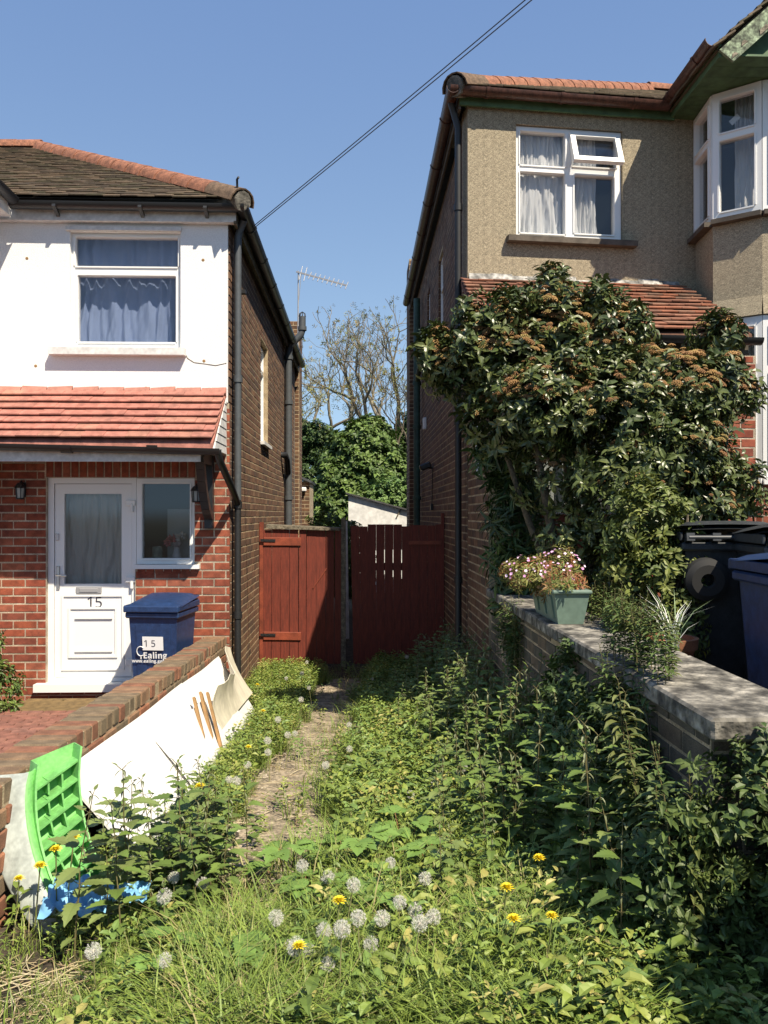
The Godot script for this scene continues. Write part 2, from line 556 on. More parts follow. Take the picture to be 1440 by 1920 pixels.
# overlapping tiles laid on a four-cornered slope: A, B along the eaves, D above A, E above B
func tiling(p: Pieces, A: Vector3, B: Vector3, D: Vector3, E: Vector3, nu: int, nv: int, tones: Array, thick := 0.014, jitter := 1.0, cut = null, lift := 1.15) -> void:
	var nrm := (B - A).cross(D - A).normalized()
	if nrm.y < 0: nrm = -nrm
	for j in nv:
		for i in range(-1, nu):
			var off := 0.5 if j % 2 == 1 else 0.0
			var s0 := (i + off) / nu
			var s1 := (i + 1 + off) / nu
			if s1 <= 0.001 or s0 >= 0.999: continue
			s0 = maxf(s0, 0.0)
			s1 = minf(s1, 1.0)
			var t0 := float(j) / nv
			var t1 := float(j + 1.35) / nv
			var sm := (s0 + s1) / 2
			var lo := A.lerp(B, sm).lerp(D.lerp(E, sm), t0)
			var hi := A.lerp(B, sm).lerp(D.lerp(E, sm), minf(t1, 1.05))
			if cut != null and not cut.call((lo + hi) / 2): continue
			var le := A.lerp(D, t0).lerp(B.lerp(E, t0), s0)
			var ri := A.lerp(D, t0).lerp(B.lerp(E, t0), s1)
			var u := (ri - le).normalized()
			var w := ri.distance_to(le) - 0.003
			if w < 0.02: continue
			var f := (hi - lo)
			var len := f.length()
			f = f.normalized()
			var nn := u.cross(f).normalized()
			if nn.dot(nrm) < 0: nn = -nn
			f = (f - u * f.dot(u)).normalized()
			var q := Basis(u, f, u.cross(f))
			# each tile tilts: its lower edge rides on the course below
			q = q.rotated(u, (thick * lift / len) * (1.0 if u.cross(f).dot(nrm) > 0 else -1.0) * -1.0)
			q = q * Basis(Vector3(0, 0, 1), rr(-0.006, 0.006) * jitter)
			var c: Color = tones[rng.randi() % tones.size()]
			p.add(Transform3D(q, (lo + hi) / 2 + nrm * (thick * lift + rr(0, 0.004) * jitter)), Vector3(w, len, thick), c, 0.002)

# half-round ridge tiles along a line
func ridge(parent: Node, a: Vector3, b: Vector3, r: float, step: float, m: Material, called := "ridge_tile") -> void:
	var count := int(round(a.distance_to(b) / step))
	var f := (b - a).normalized()
	var s := f.cross(Vector3.UP).normalized()
	var t := s.cross(f).normalized()
	for i in count:
		var mb := MB.new()
		var p := a.lerp(b, float(i) / count)
		var q := a.lerp(b, (i + 1.04) / count)
		var r0 := r * 1.06
		var r1 := r * 0.97
		var rows := []
		for k in 9:
			var an := PI * k / 8.0
			var d := s * cos(an) + t * (sin(an) * 1.0 - 0.55)
			rows.append([p + d * r0 + t * rr(-0.002, 0.002), q + d * r1])
		mb.sheet(rows, 0.014)
		put(mb, called, m, parent)

# a half-round gutter along a line
func gutter(a: Vector3, b: Vector3, r: float) -> MB:
	var mb := MB.new()
	var f := (b - a).normalized()
	var s := f.cross(Vector3.UP).normalized()
	var rows := []
	for k in 9:
		var an := PI + PI * k / 8.0
		var d := s * cos(an) + Vector3.UP * sin(an)
		rows.append([a + d * r, b + d * r])
	mb.sheet(rows, 0.005)
	return mb

func gutter_unions(parent: Node, a: Vector3, b: Vector3, r: float, step: float, m: Material) -> void:
	var count := int(a.distance_to(b) / step)
	var f := (b - a).normalized()
	for i in range(count):
		var p := a.lerp(b, (i + 0.5) / count)
		put(gutter(p - f * 0.02, p + f * 0.02, r + 0.008), "gutter_bracket", m, parent)

# window: frame with panes, glass and (optionally) a sill, o = lower corner of the frame's front
func window(parent: Node, o: Vector3, u: Vector3, n: Vector3, W: float, H: float, panes: Array, m: Material, depth := 0.07, called := "window_frame") -> MeshInstance3D:
	var mb := MB.new()
	mb.slab(o, u, Vector3.UP, n, W, H, depth, panes)
	# glazing beads stand proud round each pane
	for r in panes:
		var a: Vector3 = o + u * r.position.x + Vector3.UP * r.position.y + n * 0.001
		var q := 0.018
		for e in [[Vector2(0, -q), Vector2(r.size.x, -q * 0.2)], [Vector2(0, r.size.y + q * 0.2), Vector2(r.size.x, r.size.y + q)], [Vector2(-q, 0), Vector2(-q * 0.2, r.size.y)], [Vector2(r.size.x + q * 0.2, 0), Vector2(r.size.x + q, r.size.y)]]:
			var c0: Vector3 = a + u * e[0].x + Vector3.UP * e[0].y
			var c1: Vector3 = a + u * e[1].x + Vector3.UP * e[0].y
			var c2: Vector3 = a + u * e[1].x + Vector3.UP * e[1].y
			var c3: Vector3 = a + u * e[0].x + Vector3.UP * e[1].y
			mb.hexa([c0 - n * 0.01, c1 - n * 0.01, c2 - n * 0.01, c3 - n * 0.01, c0 + n * 0.012, c1 + n * 0.012, c2 + n * 0.012, c3 + n * 0.012])
	var f := put(mb, called, m, parent)
	for r in panes:
		var g := MB.new()
		var a: Vector3 = o + u * (r.position.x - 0.004) + Vector3.UP * (r.position.y - 0.004) - n * (depth * 0.5)
		g.slab(a, u, Vector3.UP, n, r.size.x + 0.008, r.size.y + 0.008, 0.006, [])
		put(g, "pane", M.glass, f)
	return f

func curtain(parent: Node, called: String, m: Material, o: Vector3, u: Vector3, n: Vector3, W: float, H: float, folds: float, amp: float, seed_: int, gather := 0.0) -> MeshInstance3D:
	var f := FastNoiseLite.new()
	f.seed = seed_
	f.frequency = 1.0
	var rows := []
	for j in 13:
		var l := []
		var t := j / 12.0
		for i in 71:
			var s := i / 70.0
			var ph := s * folds + f.get_noise_2d(s * 3.0, t * 0.8) * 1.4
			var g := 1.0 - gather * (1.0 - t) * (1.0 - t)
			l.append(o + u * (W * (0.5 + (s - 0.5) * g)) + Vector3.UP * (H * t) + n * (sin(ph * TAU) * amp * (0.75 + 0.5 * f.get_noise_2d(s * 7.0, 4.0)) + f.get_noise_2d(s * 4.0 + 9.0, t * 2.0) * amp))
		rows.append(l)
	var mb := MB.new()
	mb.sheet(rows)
	return put(mb, called, m, parent)

# a round pipe with sockets
func pipe(parent: Node, called: String, pts: Array, r: float, m: Material, sockets := []) -> MeshInstance3D:
	var mb := MB.new()
	mb.tube(pts, [r], 12)
	for s in sockets: mb.tube([s - Vector3(0, 0.035, 0), s + Vector3(0, 0.035, 0)], [r * 1.28], 12)
	return put(mb, called, m, parent)

func letters(text: String, h: float, m: Material, parent: Node, at: Vector3, turn: Basis, bold := 500, called := "lettering") -> void:
	var t := TextMesh.new()
	var f := SystemFont.new()
	f.font_names = PackedStringArray(["Droid Sans"])
	f.font_weight = bold
	t.font = f
	t.text = text
	t.font_size = 64
	t.pixel_size = h / 46.0
	t.depth = 0.002
	var o := inst(t, called, m, parent)
	o.global_transform = Transform3D(turn, at)

const RX := Vector3(1, 0, 0)
const FZ := Vector3(0, 0, 1)

func left_house() -> void:
	var h := thing("white_rendered_house", "house with white rendered upper storey, red brick porch front and pink tiled canopy", "house", Vector3(-3.6, -0.36, -12.4))
	var zf := -8.3
	var xs := -1.345
	var xl := -6.2
	# openings in the front, in metres from xl and from the foot of the wall
	var y0 := -0.42
	var door := Rect2(-3.205 - xl, -0.16 - y0, 3.205 - 2.305, 1.98 + 0.16)
	var side := Rect2(-2.305 - xl, 1.085 - y0, 2.305 - 1.70, 1.98 - 1.085)
	var low := MB.new()
	low.slab(Vector3(xl, y0, zf), RX, Vector3.UP, FZ, xs - xl, 2.75 - y0, 0.24, [door, side])
	put(low, "mortar_front", M.mortar_red, h)
	var up0 := 2.755
	var win := Rect2(-2.965 - xl, 3.30 - up0, 2.965 - 1.84, 4.505 - 3.30)
	var ren := MB.new()
	ren.slab(Vector3(xl, up0, zf + 0.02), RX, Vector3.UP, FZ, xs - 0.012 - xl, 4.70 - up0, 0.25, [win])
	put(ren, "rendered_wall", M.render_white, h)
	# passage side, rear, party wall, ceiling
	var sw := Rect2(10.92 - 8.55, 2.60 + 0.47, 0.86, 1.42)
	var sd := MB.new()
	sd.slab(Vector3(xs, -0.47, -8.55), -FZ, Vector3.UP, RX, 8.0, 5.15, 0.24, [sw])
	put(sd, "mortar_side", M.mortar_brown, h)
	var cs := MB.new()
	cs.box(Vector3(xl, -0.45, -16.80), Vector3(xs - 0.01, 4.68, -16.56))
	cs.box(Vector3(xl - 0.25, -0.45, -16.8), Vector3(xl - 0.005, 4.68, zf + 0.0))
	cs.box(Vector3(xl, 4.685, -16.7), Vector3(xs + 0.02, 4.72, zf + 0.03))
	cs.box(Vector3(xl, 2.45, -16.5), Vector3(xs - 0.25, 2.6, zf - 0.26))
	put(cs, "inner_shell", M.room, h)
	var pc := Pieces.new()
	var fo := Vector3(xl, y0, zf)
	# only bricks that can be seen: the strip from the bay to the corner
	var u0 := -3.78 - xl
	var sub := func(r: Rect2) -> Rect2: return Rect2(r.position.x - u0, r.position.y, r.size.x, r.size.y)
	var lintel := Rect2(-3.22 - xl - u0, 1.98 - y0, 1.54, 0.235)
	brickwork(pc, fo + RX * u0, RX, FZ, xs - xl - u0 + 0.012, 2.70 - y0, [sub.call(door), sub.call(side), lintel, Rect2(-2.305 - xl - u0, 1.0 - y0, 0.66, 0.085)], M.red_bricks)
	# soldier course above door and side light, headers below the sill
	for i in 18:
		pc.add(Transform3D(Basis.IDENTITY, Vector3(-3.215 + 0.085 * (i + 0.5), 1.98 + 0.118, zf - 0.022)), Vector3(0.074, 0.225, 0.06), M.red_bricks[rng.randi() % 6])
	for i in 7:
		pc.add(Transform3D(Basis.IDENTITY, Vector3(-2.285 + 0.09 * (i + 0.5), 1.0 + 0.03, zf - 0.022)), Vector3(0.078, 0.075, 0.06), M.red_bricks[rng.randi() % 6])
	brickwork(pc, Vector3(xs, -0.47, -8.302), -FZ, RX, 8.25, 5.12, [Rect2(sw.position.x + 0.25, sw.position.y, sw.size.x, sw.size.y)], M.brown_bricks)
	# brick chimney stack at the rear corner
	var ch := MB.new()
	ch.box(Vector3(-1.75, -0.46, -17.6), Vector3(-1.265, 5.66, -16.83))
	put(ch, "chimney_core", M.mortar_brown, h)
	brickwork(pc, Vector3(-1.75, -0.46, -16.83), RX, FZ, 0.485, 6.12, [], M.brown_bricks)
	brickwork(pc, Vector3(-1.265, -0.46, -16.83), -FZ, RX, 0.77, 6.12, [], M.brown_bricks)
	emit(pc, "brick", h, 320)
	# low rear lean-to with a lead roof
	var lt := MB.new()
	lt.box(Vector3(-2.2, -0.46, -19.6), Vector3(-1.13, 2.35, -18.2))
	put(lt, "rear_addition", M.mortar_brown, h)
	var lp := Pieces.new()
	brickwork(lp, Vector3(-2.2, -0.46, -18.2), RX, FZ, 1.07, 2.8, [], M.brown_bricks)
	emit(lp, "addition_brick", h, 0)
	var lr := MB.new()
	var rows := []
	for k in 7:
		var a := k / 6.0
		rows.append([Vector3(-2.25 + 1.18 * a, 2.36 + 0.32 * cos(a * PI / 2), -18.1), Vector3(-2.25 + 1.18 * a, 2.36 + 0.32 * cos(a * PI / 2), -19.7)])
	lr.sheet(rows, 0.05)
	put(lr, "lead_roof", M.grey_pipe, h)
	# --- roof
	var e0 := Vector3(-1.20, 4.78, -8.12)
	var eL := Vector3(-6.2, 4.78, -8.12)
	var rR := Vector3(-4.5, 6.76, -11.42)
	var rL := Vector3(-6.2, 6.76, -11.42)
	var eb := Vector3(-1.20, 4.78, -16.9)
	var ebl := Vector3(-6.2, 4.78, -16.9)
	var rf := MB.new()
	rf.quad(eL, e0, rR, rL, Vector3.UP)
	rf.tri(e0, eb, rR)
	rf.quad(ebl, eb, rR, rL, Vector3.UP)
	var roof := put(rf, "roof", tone(M.mossy_tiles[1]), h)
	var tp := Pieces.new()
	var hip_ok := func(p: Vector3) -> bool: return p.x < -1.20 - (-8.12 - p.z) * 1.0 + 0.02
	tiling(tp, eL, e0, rL + Vector3(0, 0, 0), Vector3(-1.20, 6.76, -11.42), 29, 34, M.mossy_tiles, 0.016, 2.4, hip_ok)
	emit(tp, "roof_tile", roof, 0)
	ridge(roof, e0 + Vector3(-0.28, 0.20, -0.22), rR + Vector3(0, 0.04, 0), 0.125, 0.36, M.ridge)
	ridge(roof, rR + Vector3(0.03, 0.05, 0), rL + Vector3(0, 0.05, 0), 0.125, 0.38, M.ridge)
	ridge(roof, e0 + Vector3(0.04, 0.015, 0.06), e0 + Vector3(-0.27, 0.19, -0.21), 0.135, 0.40, M.ridge_old, "hip_end_tile")
	var plug := MB.new()
	plug.tube([e0 + Vector3(0.03, -0.03, 0.05), e0 + Vector3(-0.3, 0.13, -0.25)], [0.10], 10)
	put(plug, "hip_mortar", M.coping, roof)
	var iron := MB.new()
	iron.tube([e0 + Vector3(-0.02, 0.06, 0.1), e0 + Vector3(-0.02, 0.16, 0.12), e0 + Vector3(0.0, 0.17, 0.15)], [0.012], 6)
	put(iron, "hip_iron", M.black_plastic, roof)
	# eaves: fascia and soffit, gutters
	var fa := MB.new()
	fa.box(Vector3(xl, 4.60, -8.22), Vector3(-1.26, 4.765, -8.195))
	fa.box(Vector3(xl, 4.585, -8.275), Vector3(-1.285, 4.6, -8.197))
	put(fa, "front_fascia", M.white_paint, h)
	var fs := MB.new()
	fs.box(Vector3(-1.285, 4.575, -16.8), Vector3(-1.26, 4.765, -8.2))
	put(fs, "side_fascia", M.weathered, h)
	put(gutter(Vector3(-3.5, 4.735, -8.125), Vector3(-1.16, 4.725, -8.125), 0.062), "front_gutter", M.black_plastic, h)
	put(gutter(Vector3(-1.19, 4.725, -8.1), Vector3(-1.19, 4.70, -16.6), 0.062), "side_gutter", M.black_plastic, h)
	gutter_unions(h, Vector3(-1.19, 4.724, -8.2), Vector3(-1.19, 4.70, -16.6), 0.062, 1.0, M.black_plastic)
	for x in [-3.05, -2.2, -1.55]:
		var b := MB.new()
		b.bar(Vector3(x, 4.63, -8.19), Vector3(x, 4.69, -8.06), 0.035, 0.03)
		put(b, "gutter_bracket", M.black_plastic, h)
	# upper window with blue curtains
	var wf := window(h, Vector3(-2.965, 3.30, zf - 0.035), RX, FZ, 1.125, 1.205, [Rect2(0.04, 0.865, 1.045, 0.295), Rect2(0.065, 0.085, 1.0, 0.68)], M.upvc)
	wf.set_meta("label", "white window with blue curtains above the canopy")
	var sl := MB.new()
	sl.box(Vector3(-3.15, 3.225, zf - 0.02), Vector3(-1.78, 3.298, zf + 0.12))
	sl.box(Vector3(-3.0, 4.508, zf + 0.021), Vector3(-1.83, 4.545, zf + 0.055))
	put(sl, "window_sill", M.white_paint, h)
	curtain(wf, "curtain", M.curtain_blue, Vector3(-3.0, 3.25, zf - 0.20), RX, FZ, 1.2, 1.35, 7.0, 0.035, 3)
	# crack and rust spots in the render
	var crk := MB.new()
	var cp := [Vector3(-1.80, 3.29, zf + 0.021), Vector3(-1.77, 3.21, zf + 0.021), Vector3(-1.70, 3.165, zf + 0.021), Vector3(-1.58, 3.15, zf + 0.021), Vector3(-1.48, 3.135, zf + 0.021), Vector3(-1.37, 3.16, zf + 0.021)]
	crk.tube(cp, [0.004], 5)
	put(crk, "loose_cable", M.weathered, h)
	for q in [[-3.40, 4.22], [-3.31, 3.12], [-2.69, 2.90], [-2.19, 2.90], [-1.61, 4.22], [-1.60, 3.18]]:
		var sp := MB.new()
		sp.x = Transform3D(Basis(Vector3(1, 0, 0), PI / 2), Vector3(q[0], q[1], zf + 0.0195))
		sp.lathe([Vector2(0.0, 0.004), Vector2(0.013, 0.003), Vector2(0.018, 0.0)], 7)
		put(sp, "rusty_fixing", M.raw_timber, h)
	# door
	var dr := MB.new()
	dr.slab(Vector3(-3.205, -0.12, zf - 0.04), RX, Vector3.UP, FZ, 0.90, 2.10, 0.08, [Rect2(0.06, 0.04, 0.795, 2.0)])
	put(dr, "door_frame", M.upvc, h)
	var dl := MB.new()
	dl.slab(Vector3(-3.14, -0.075, zf - 0.055), RX, Vector3.UP, FZ, 0.785, 1.99, 0.05, [Rect2(0.095, 0.96, 0.585, 0.93)])
	for e in [[0.05, 0.07, 0.64, 0.76], [0.12, 0.20, 0.50, 0.50]]:
		# raised mouldings of the lower panel
		var o := Vector3(-3.14 + e[0] + 0.02, -0.075 + e[1], zf - 0.0545)
		for s in [[0, 0, e[2], 0.022], [0, e[3], e[2], e[3] + 0.022], [0, 0.022, 0.022, e[3]], [e[2] - 0.022, 0.022, e[2], e[3]]]:
			dl.box(o + Vector3(s[0], s[1], 0), o + Vector3(s[2], s[3], 0.014))
	for yy in [0.26, 0.60]: dl.box(Vector3(-2.93, -0.075 + yy, zf - 0.0545), Vector3(-2.55, -0.055 + yy, zf - 0.036))
	var d := put(dl, "door", M.upvc, h)
	var gp := MB.new()
	gp.slab(Vector3(-3.05, 0.88, zf - 0.075), RX, Vector3.UP, FZ, 0.595, 0.94, 0.006, [])
	put(gp, "pane", M.glass, d)
	curtain(d, "net_curtain", M.curtain_net, Vector3(-3.08, 0.85, zf - 0.16), RX, FZ, 0.66, 1.05, 5.0, 0.02, 8)
	var lb := MB.new()
	lb.x = Transform3D(Basis.IDENTITY, Vector3(-2.79, 0.82, zf - 0.044))
	lb.cbox(Vector3(0.26, 0.075, 0.02), 0.006)
	lb.x = Transform3D(Basis.IDENTITY, Vector3(-2.79, 0.82, zf - 0.034))
	lb.cbox(Vector3(0.19, 0.04, 0.014), 0.004)
	put(lb, "letterbox", M.steel, d)
	var hd := MB.new()
	hd.x = Transform3D(Basis.IDENTITY, Vector3(-3.105, 0.95, zf - 0.047))
	hd.cbox(Vector3(0.035, 0.24, 0.016), 0.005)
	hd.x = Transform3D.IDENTITY
	hd.tube([Vector3(-3.105, 0.98, zf - 0.04), Vector3(-3.105, 0.98, zf + 0.005), Vector3(-3.0, 0.975, zf + 0.008)], [0.011], 8)
	put(hd, "handle", M.chrome, d)
	for yy in [0.08, 0.93, 1.72]:
		var hg := MB.new()
		hg.x = Transform3D(Basis.IDENTITY, Vector3(-2.36, yy, zf - 0.028))
		hg.cbox(Vector3(0.10, 0.06, 0.03), 0.006)
		hg.x = Transform3D(Basis.IDENTITY, Vector3(-2.345, yy - 0.05, zf - 0.024))
		hg.cbox(Vector3(0.03, 0.09, 0.035), 0.006)
		put(hg, "hinge", M.upvc, h)
	var bell := MB.new()
	bell.x = Transform3D(Basis.IDENTITY, Vector3(-3.115, 1.37, zf - 0.045))
	bell.cbox(Vector3(0.035, 0.075, 0.02), 0.006)
	put(bell, "door_bell", M.cheek, d)
	letters("15", 0.11, M.ink, d, Vector3(-2.735, 0.695, zf - 0.052), Basis.IDENTITY, 400, "house_number")
	var st := MB.new()
	st.box(Vector3(-3.30, -0.20, zf - 0.05), Vector3(-2.27, -0.122, zf + 0.10))
	put(st, "door_sill", M.upvc, h)
	# side light and what stands behind it
	var sf := window(h, Vector3(-2.30, 1.09, zf - 0.035), RX, FZ, 0.60, 0.885, [Rect2(0.06, 0.06, 0.485, 0.77)], M.upvc, 0.07, "side_light_frame")
	var ss := MB.new()
	ss.box(Vector3(-2.31, 1.045, zf - 0.03), Vector3(-1.64, 1.087, zf + 0.06))
	put(ss, "side_light_sill", M.upvc, h)
	var box := MB.new()
	box.box(Vector3(-2.10, 1.1, zf - 0.56), Vector3(-1.75, 1.66, zf - 0.52))
	put(box, "white_panel", M.curtain_net, sf)
	var fl := MB.new()
	fl.box(Vector3(-2.4, 1.0, zf - 0.62), Vector3(-1.62, 1.09, zf - 0.24))
	put(fl, "inner_ledge", M.room, sf)
	for q in [[-2.02, 1.34, 0.05, L(0.55, 0.12, 0.13)], [-1.93, 1.36, 0.055, L(0.6, 0.58, 0.55)], [-1.97, 1.27, 0.045, L(0.5, 0.45, 0.45)], [-2.07, 1.30, 0.04, L(0.5, 0.13, 0.14)]]:
		var bl := MB.new()
		bl.col = q[3]
		for k in 26:
			var f := rdir()
			bl.leaf(Vector3(q[0], q[1], zf - 0.40), f, rdir(), q[2] * 1.3, q[2] * 0.8)
		put(bl, "flower", M.bloom, sf)
	var vs := MB.new()
	vs.x = Transform3D(Basis.IDENTITY, Vector3(-1.97, 1.09, zf - 0.40))
	vs.lathe([Vector2(0.0, 0.0), Vector2(0.04, 0.0), Vector2(0.05, 0.06), Vector2(0.03, 0.14), Vector2(0.035, 0.16)], 12)
	put(vs, "vase", M.cheek, sf)
	var jr := MB.new()
	jr.x = Transform3D(Basis.IDENTITY, Vector3(-2.17, 1.09, zf - 0.36))
	jr.lathe([Vector2(0.0, 0.0), Vector2(0.055, 0.0), Vector2(0.055, 0.15), Vector2(0.045, 0.17), Vector2(0.0, 0.17)], 14)
	put(jr, "teal_jar", M.pale_green, sf)
	# pink tiled canopy over the door
	var A := Vector3(-4.2, 2.285, -7.54)
	var B := Vector3(-1.375, 2.27, -7.54)
	var D := Vector3(-4.2, 2.84, -8.275)
	var E := Vector3(-1.375, 2.84, -8.275)
	var cb := MB.new()
	cb.hexa([A, B, E, D, A - Vector3(0, 0.05, 0), B - Vector3(0, 0.05, 0), E - Vector3(0, 0.05, 0), D - Vector3(0, 0.05, 0)])
	var can := put(cb, "canopy", tone(M.pink_tiles[2]), h)
	var cp2 := Pieces.new()
	tiling(cp2, A, B, D, E, 14, 7, M.pink_tiles, 0.013, 1.6, null, 3.0)
	emit(cp2, "canopy_tile", can, 300)
	var fl2 := MB.new()
	for i in 9:
		var x0 := -3.7 + 0.26 * i
		fl2.hexa([Vector3(x0, 2.84 + rr(-0.006, 0.006), -8.215), Vector3(x0 + 0.25, 2.84 + rr(-0.006, 0.006), -8.215), Vector3(x0 + 0.25, 2.80, -8.285), Vector3(x0, 2.80, -8.285), Vector3(x0, 2.90 + rr(0, 0.02), -8.27), Vector3(x0 + 0.25, 2.90 + rr(0, 0.02), -8.27), Vector3(x0 + 0.25, 2.90, -8.285), Vector3(x0, 2.90, -8.285)])
	put(fl2, "mortar_flashing", tone(L(0.58, 0.26, 0.20)), can)
	# white boarded cheek closing the canopy's end
	for i in 7:
		var t0 := i / 7.0
		var t1 := (i + 0.94) / 7.0
		var ya := 2.22 + 0.60 * t0
		var yb := 2.22 + 0.60 * t1
		var za := -7.60 - 0.70 * t0
		var zb := -7.60 - 0.70 * t1
		var ck := MB.new()
		ck.hexa([Vector3(-1.405, ya, za), Vector3(-1.36 - 0.006, ya, za), Vector3(-1.36 - 0.006, ya, -8.29), Vector3(-1.405, ya, -8.29), Vector3(-1.405, yb, zb), Vector3(-1.372, yb, zb), Vector3(-1.372, yb, -8.29), Vector3(-1.405, yb, -8.29)])
		put(ck, "cheek_board", M.cheek, can)
	var cf := MB.new()
	cf.box(Vector3(-4.2, 2.10, -7.62), Vector3(-1.50, 2.235, -7.595))
	cf.box(Vector3(-4.2, 2.205, -8.28), Vector3(-1.42, 2.222, -7.622))
	put(cf, "canopy_fascia", M.white_paint, can)
	put(gutter(Vector3(-4.2, 2.275, -7.525), Vector3(-1.30, 2.215, -7.525), 0.055), "canopy_gutter", M.black_plastic, can)
	for x in [-2.72, -1.92]: put(gutter(Vector3(x - 0.05, 2.245, -7.525), Vector3(x + 0.05, 2.243, -7.525), 0.066), "gutter_bracket", M.black_plastic, can)
	pipe(can, "gutter_outlet", [Vector3(-1.33, 2.2, -7.525), Vector3(-1.31, 2.10, -7.56), Vector3(-1.275, 1.88, -8.0), Vector3(-1.275, 1.72, -8.40)], 0.036, M.black_plastic)
	# black timber bracket
	var bk := MB.new()
	bk.box(Vector3(-1.58, 1.46, zf + 0.008), Vector3(-1.495, 2.20, zf + 0.10))
	bk.box(Vector3(-1.575, 2.10, zf + 0.10), Vector3(-1.50, 2.20, -7.64))
	var arc := []
	for k in 9:
		var a := k / 8.0 * PI / 2
		arc.append(Vector3(-1.53, 2.16 - 0.58 * cos(a) , zf + 0.08 + 0.5 * (1.0 - cos(a)) * 0.4 + 0.5 * sin(a) * 0.6))
	for k in 8: bk.bar(arc[k], arc[k + 1], 0.07, 0.08, Vector3(1, 0, 0))
	put(bk, "canopy_bracket", M.black_plastic, can)
	# downpipes on the passage side
	pipe(h, "downpipe", [Vector3(-1.20, 4.66, -8.34), Vector3(-1.275, 4.52, -8.42), Vector3(-1.275, 1.75, -8.42)], 0.038, M.grey_pipe, [Vector3(-1.275, 3.02, -8.42)])
	pipe(h, "downpipe", [Vector3(-1.275, 1.78, -8.42), Vector3(-1.275, -0.36, -8.42)], 0.036, M.black_pipe, [Vector3(-1.275, 1.70, -8.42), Vector3(-1.275, 0.55, -8.42)])
	pipe(h, "soil_pipe", [Vector3(-1.265, -0.4, -14.3), Vector3(-1.265, 4.45, -14.3), Vector3(-1.24, 4.62, -14.3), Vector3(-1.05, 4.80, -14.3), Vector3(-1.02, 4.9, -14.3), Vector3(-1.02, 5.13, -14.3)], 0.062, M.grey_pipe, [Vector3(-1.265, 4.40, -14.3), Vector3(-1.265, 3.6, -14.3), Vector3(-1.265, 1.9, -14.3), Vector3(-1.02, 4.92, -14.3)])
	var cage := MB.new()
	for k in 8:
		var a := TAU * k / 8
		var q := Vector3(cos(a), 0, sin(a)) * 0.062
		cage.tube([Vector3(-1.02, 5.13, -14.3) + q, Vector3(-1.02, 5.19, -14.3) + q * 0.8, Vector3(-1.02, 5.22, -14.3)], [0.006], 4)
	put(cage, "vent_cage", M.black_plastic, h)
	pipe(h, "waste_pipe", [Vector3(-1.36, 2.62, -13.7), Vector3(-1.27, 2.62, -13.75), Vector3(-1.255, 2.55, -13.95), Vector3(-1.265, 2.35, -14.25)], 0.05, M.black_pipe)
	# passage window
	var pw := window(h, Vector3(xs - 0.07, 2.605, -10.925), -FZ, RX, 0.85, 1.41, [Rect2(0.06, 0.06, 0.73, 0.95), Rect2(0.06, 1.07, 0.73, 0.28)], M.upvc)
	curtain(pw, "curtain", M.curtain_net, Vector3(xs - 0.22, 2.55, -10.85), -FZ, RX, 1.0, 1.5, 6.0, 0.02, 5)
	var ps := MB.new()
	ps.box(Vector3(xs - 0.07, 2.555, -11.82), Vector3(xs + 0.06, 2.602, -10.88))
	put(ps, "window_sill", M.white_paint, h)
	var sp2 := MB.new()
	sp2.x = Transform3D(Basis.IDENTITY, Vector3(xs + 0.05, 4.05, -8.85))
	sp2.cbox(Vector3(0.09, 0.05, 0.06), 0.008)
	put(sp2, "cable_bracket", M.black_plastic, h)
	var al := MB.new()
	al.x = Transform3D(Basis.IDENTITY, Vector3(-1.30, 2.17, -18.12))
	al.cbox(Vector3(0.2, 0.10, 0.1), 0.02)
	put(al, "white_vent", M.upvc, h)
	# the neighbouring bay that juts out beside the white wall, with its eaves
	var bay := MB.new()
	bay.box(Vector3(-6.2, -0.4, -8.27), Vector3(-3.76, 4.58, -7.75))
	put(bay, "bay_wall", M.render_white, h)
	var soff := MB.new()
	soff.box(Vector3(-6.2, 4.60, -8.15), Vector3(-3.53, 4.625, -7.35))
	soff.box(Vector3(-3.53, 4.60, -8.15), Vector3(-3.505, 4.755, -7.33))
	put(soff, "bay_soffit", M.white_paint, h)
	put(gutter(Vector3(-3.45, 4.755, -8.06), Vector3(-3.45, 4.77, -7.3), 0.06), "bay_gutter", M.black_plastic, h)
	var br := MB.new()
	br.hexa([Vector3(-3.48, 4.77, -8.2), Vector3(-3.48, 4.77, -7.3), Vector3(-6.2, 6.6, -7.3), Vector3(-6.2, 6.6, -11.2), Vector3(-3.48, 4.80, -8.2), Vector3(-3.48, 4.80, -7.3), Vector3(-6.2, 6.63, -7.3), Vector3(-6.2, 6.63, -11.2)])
	put(br, "bay_roof", tone(M.mossy_tiles[3]), h)

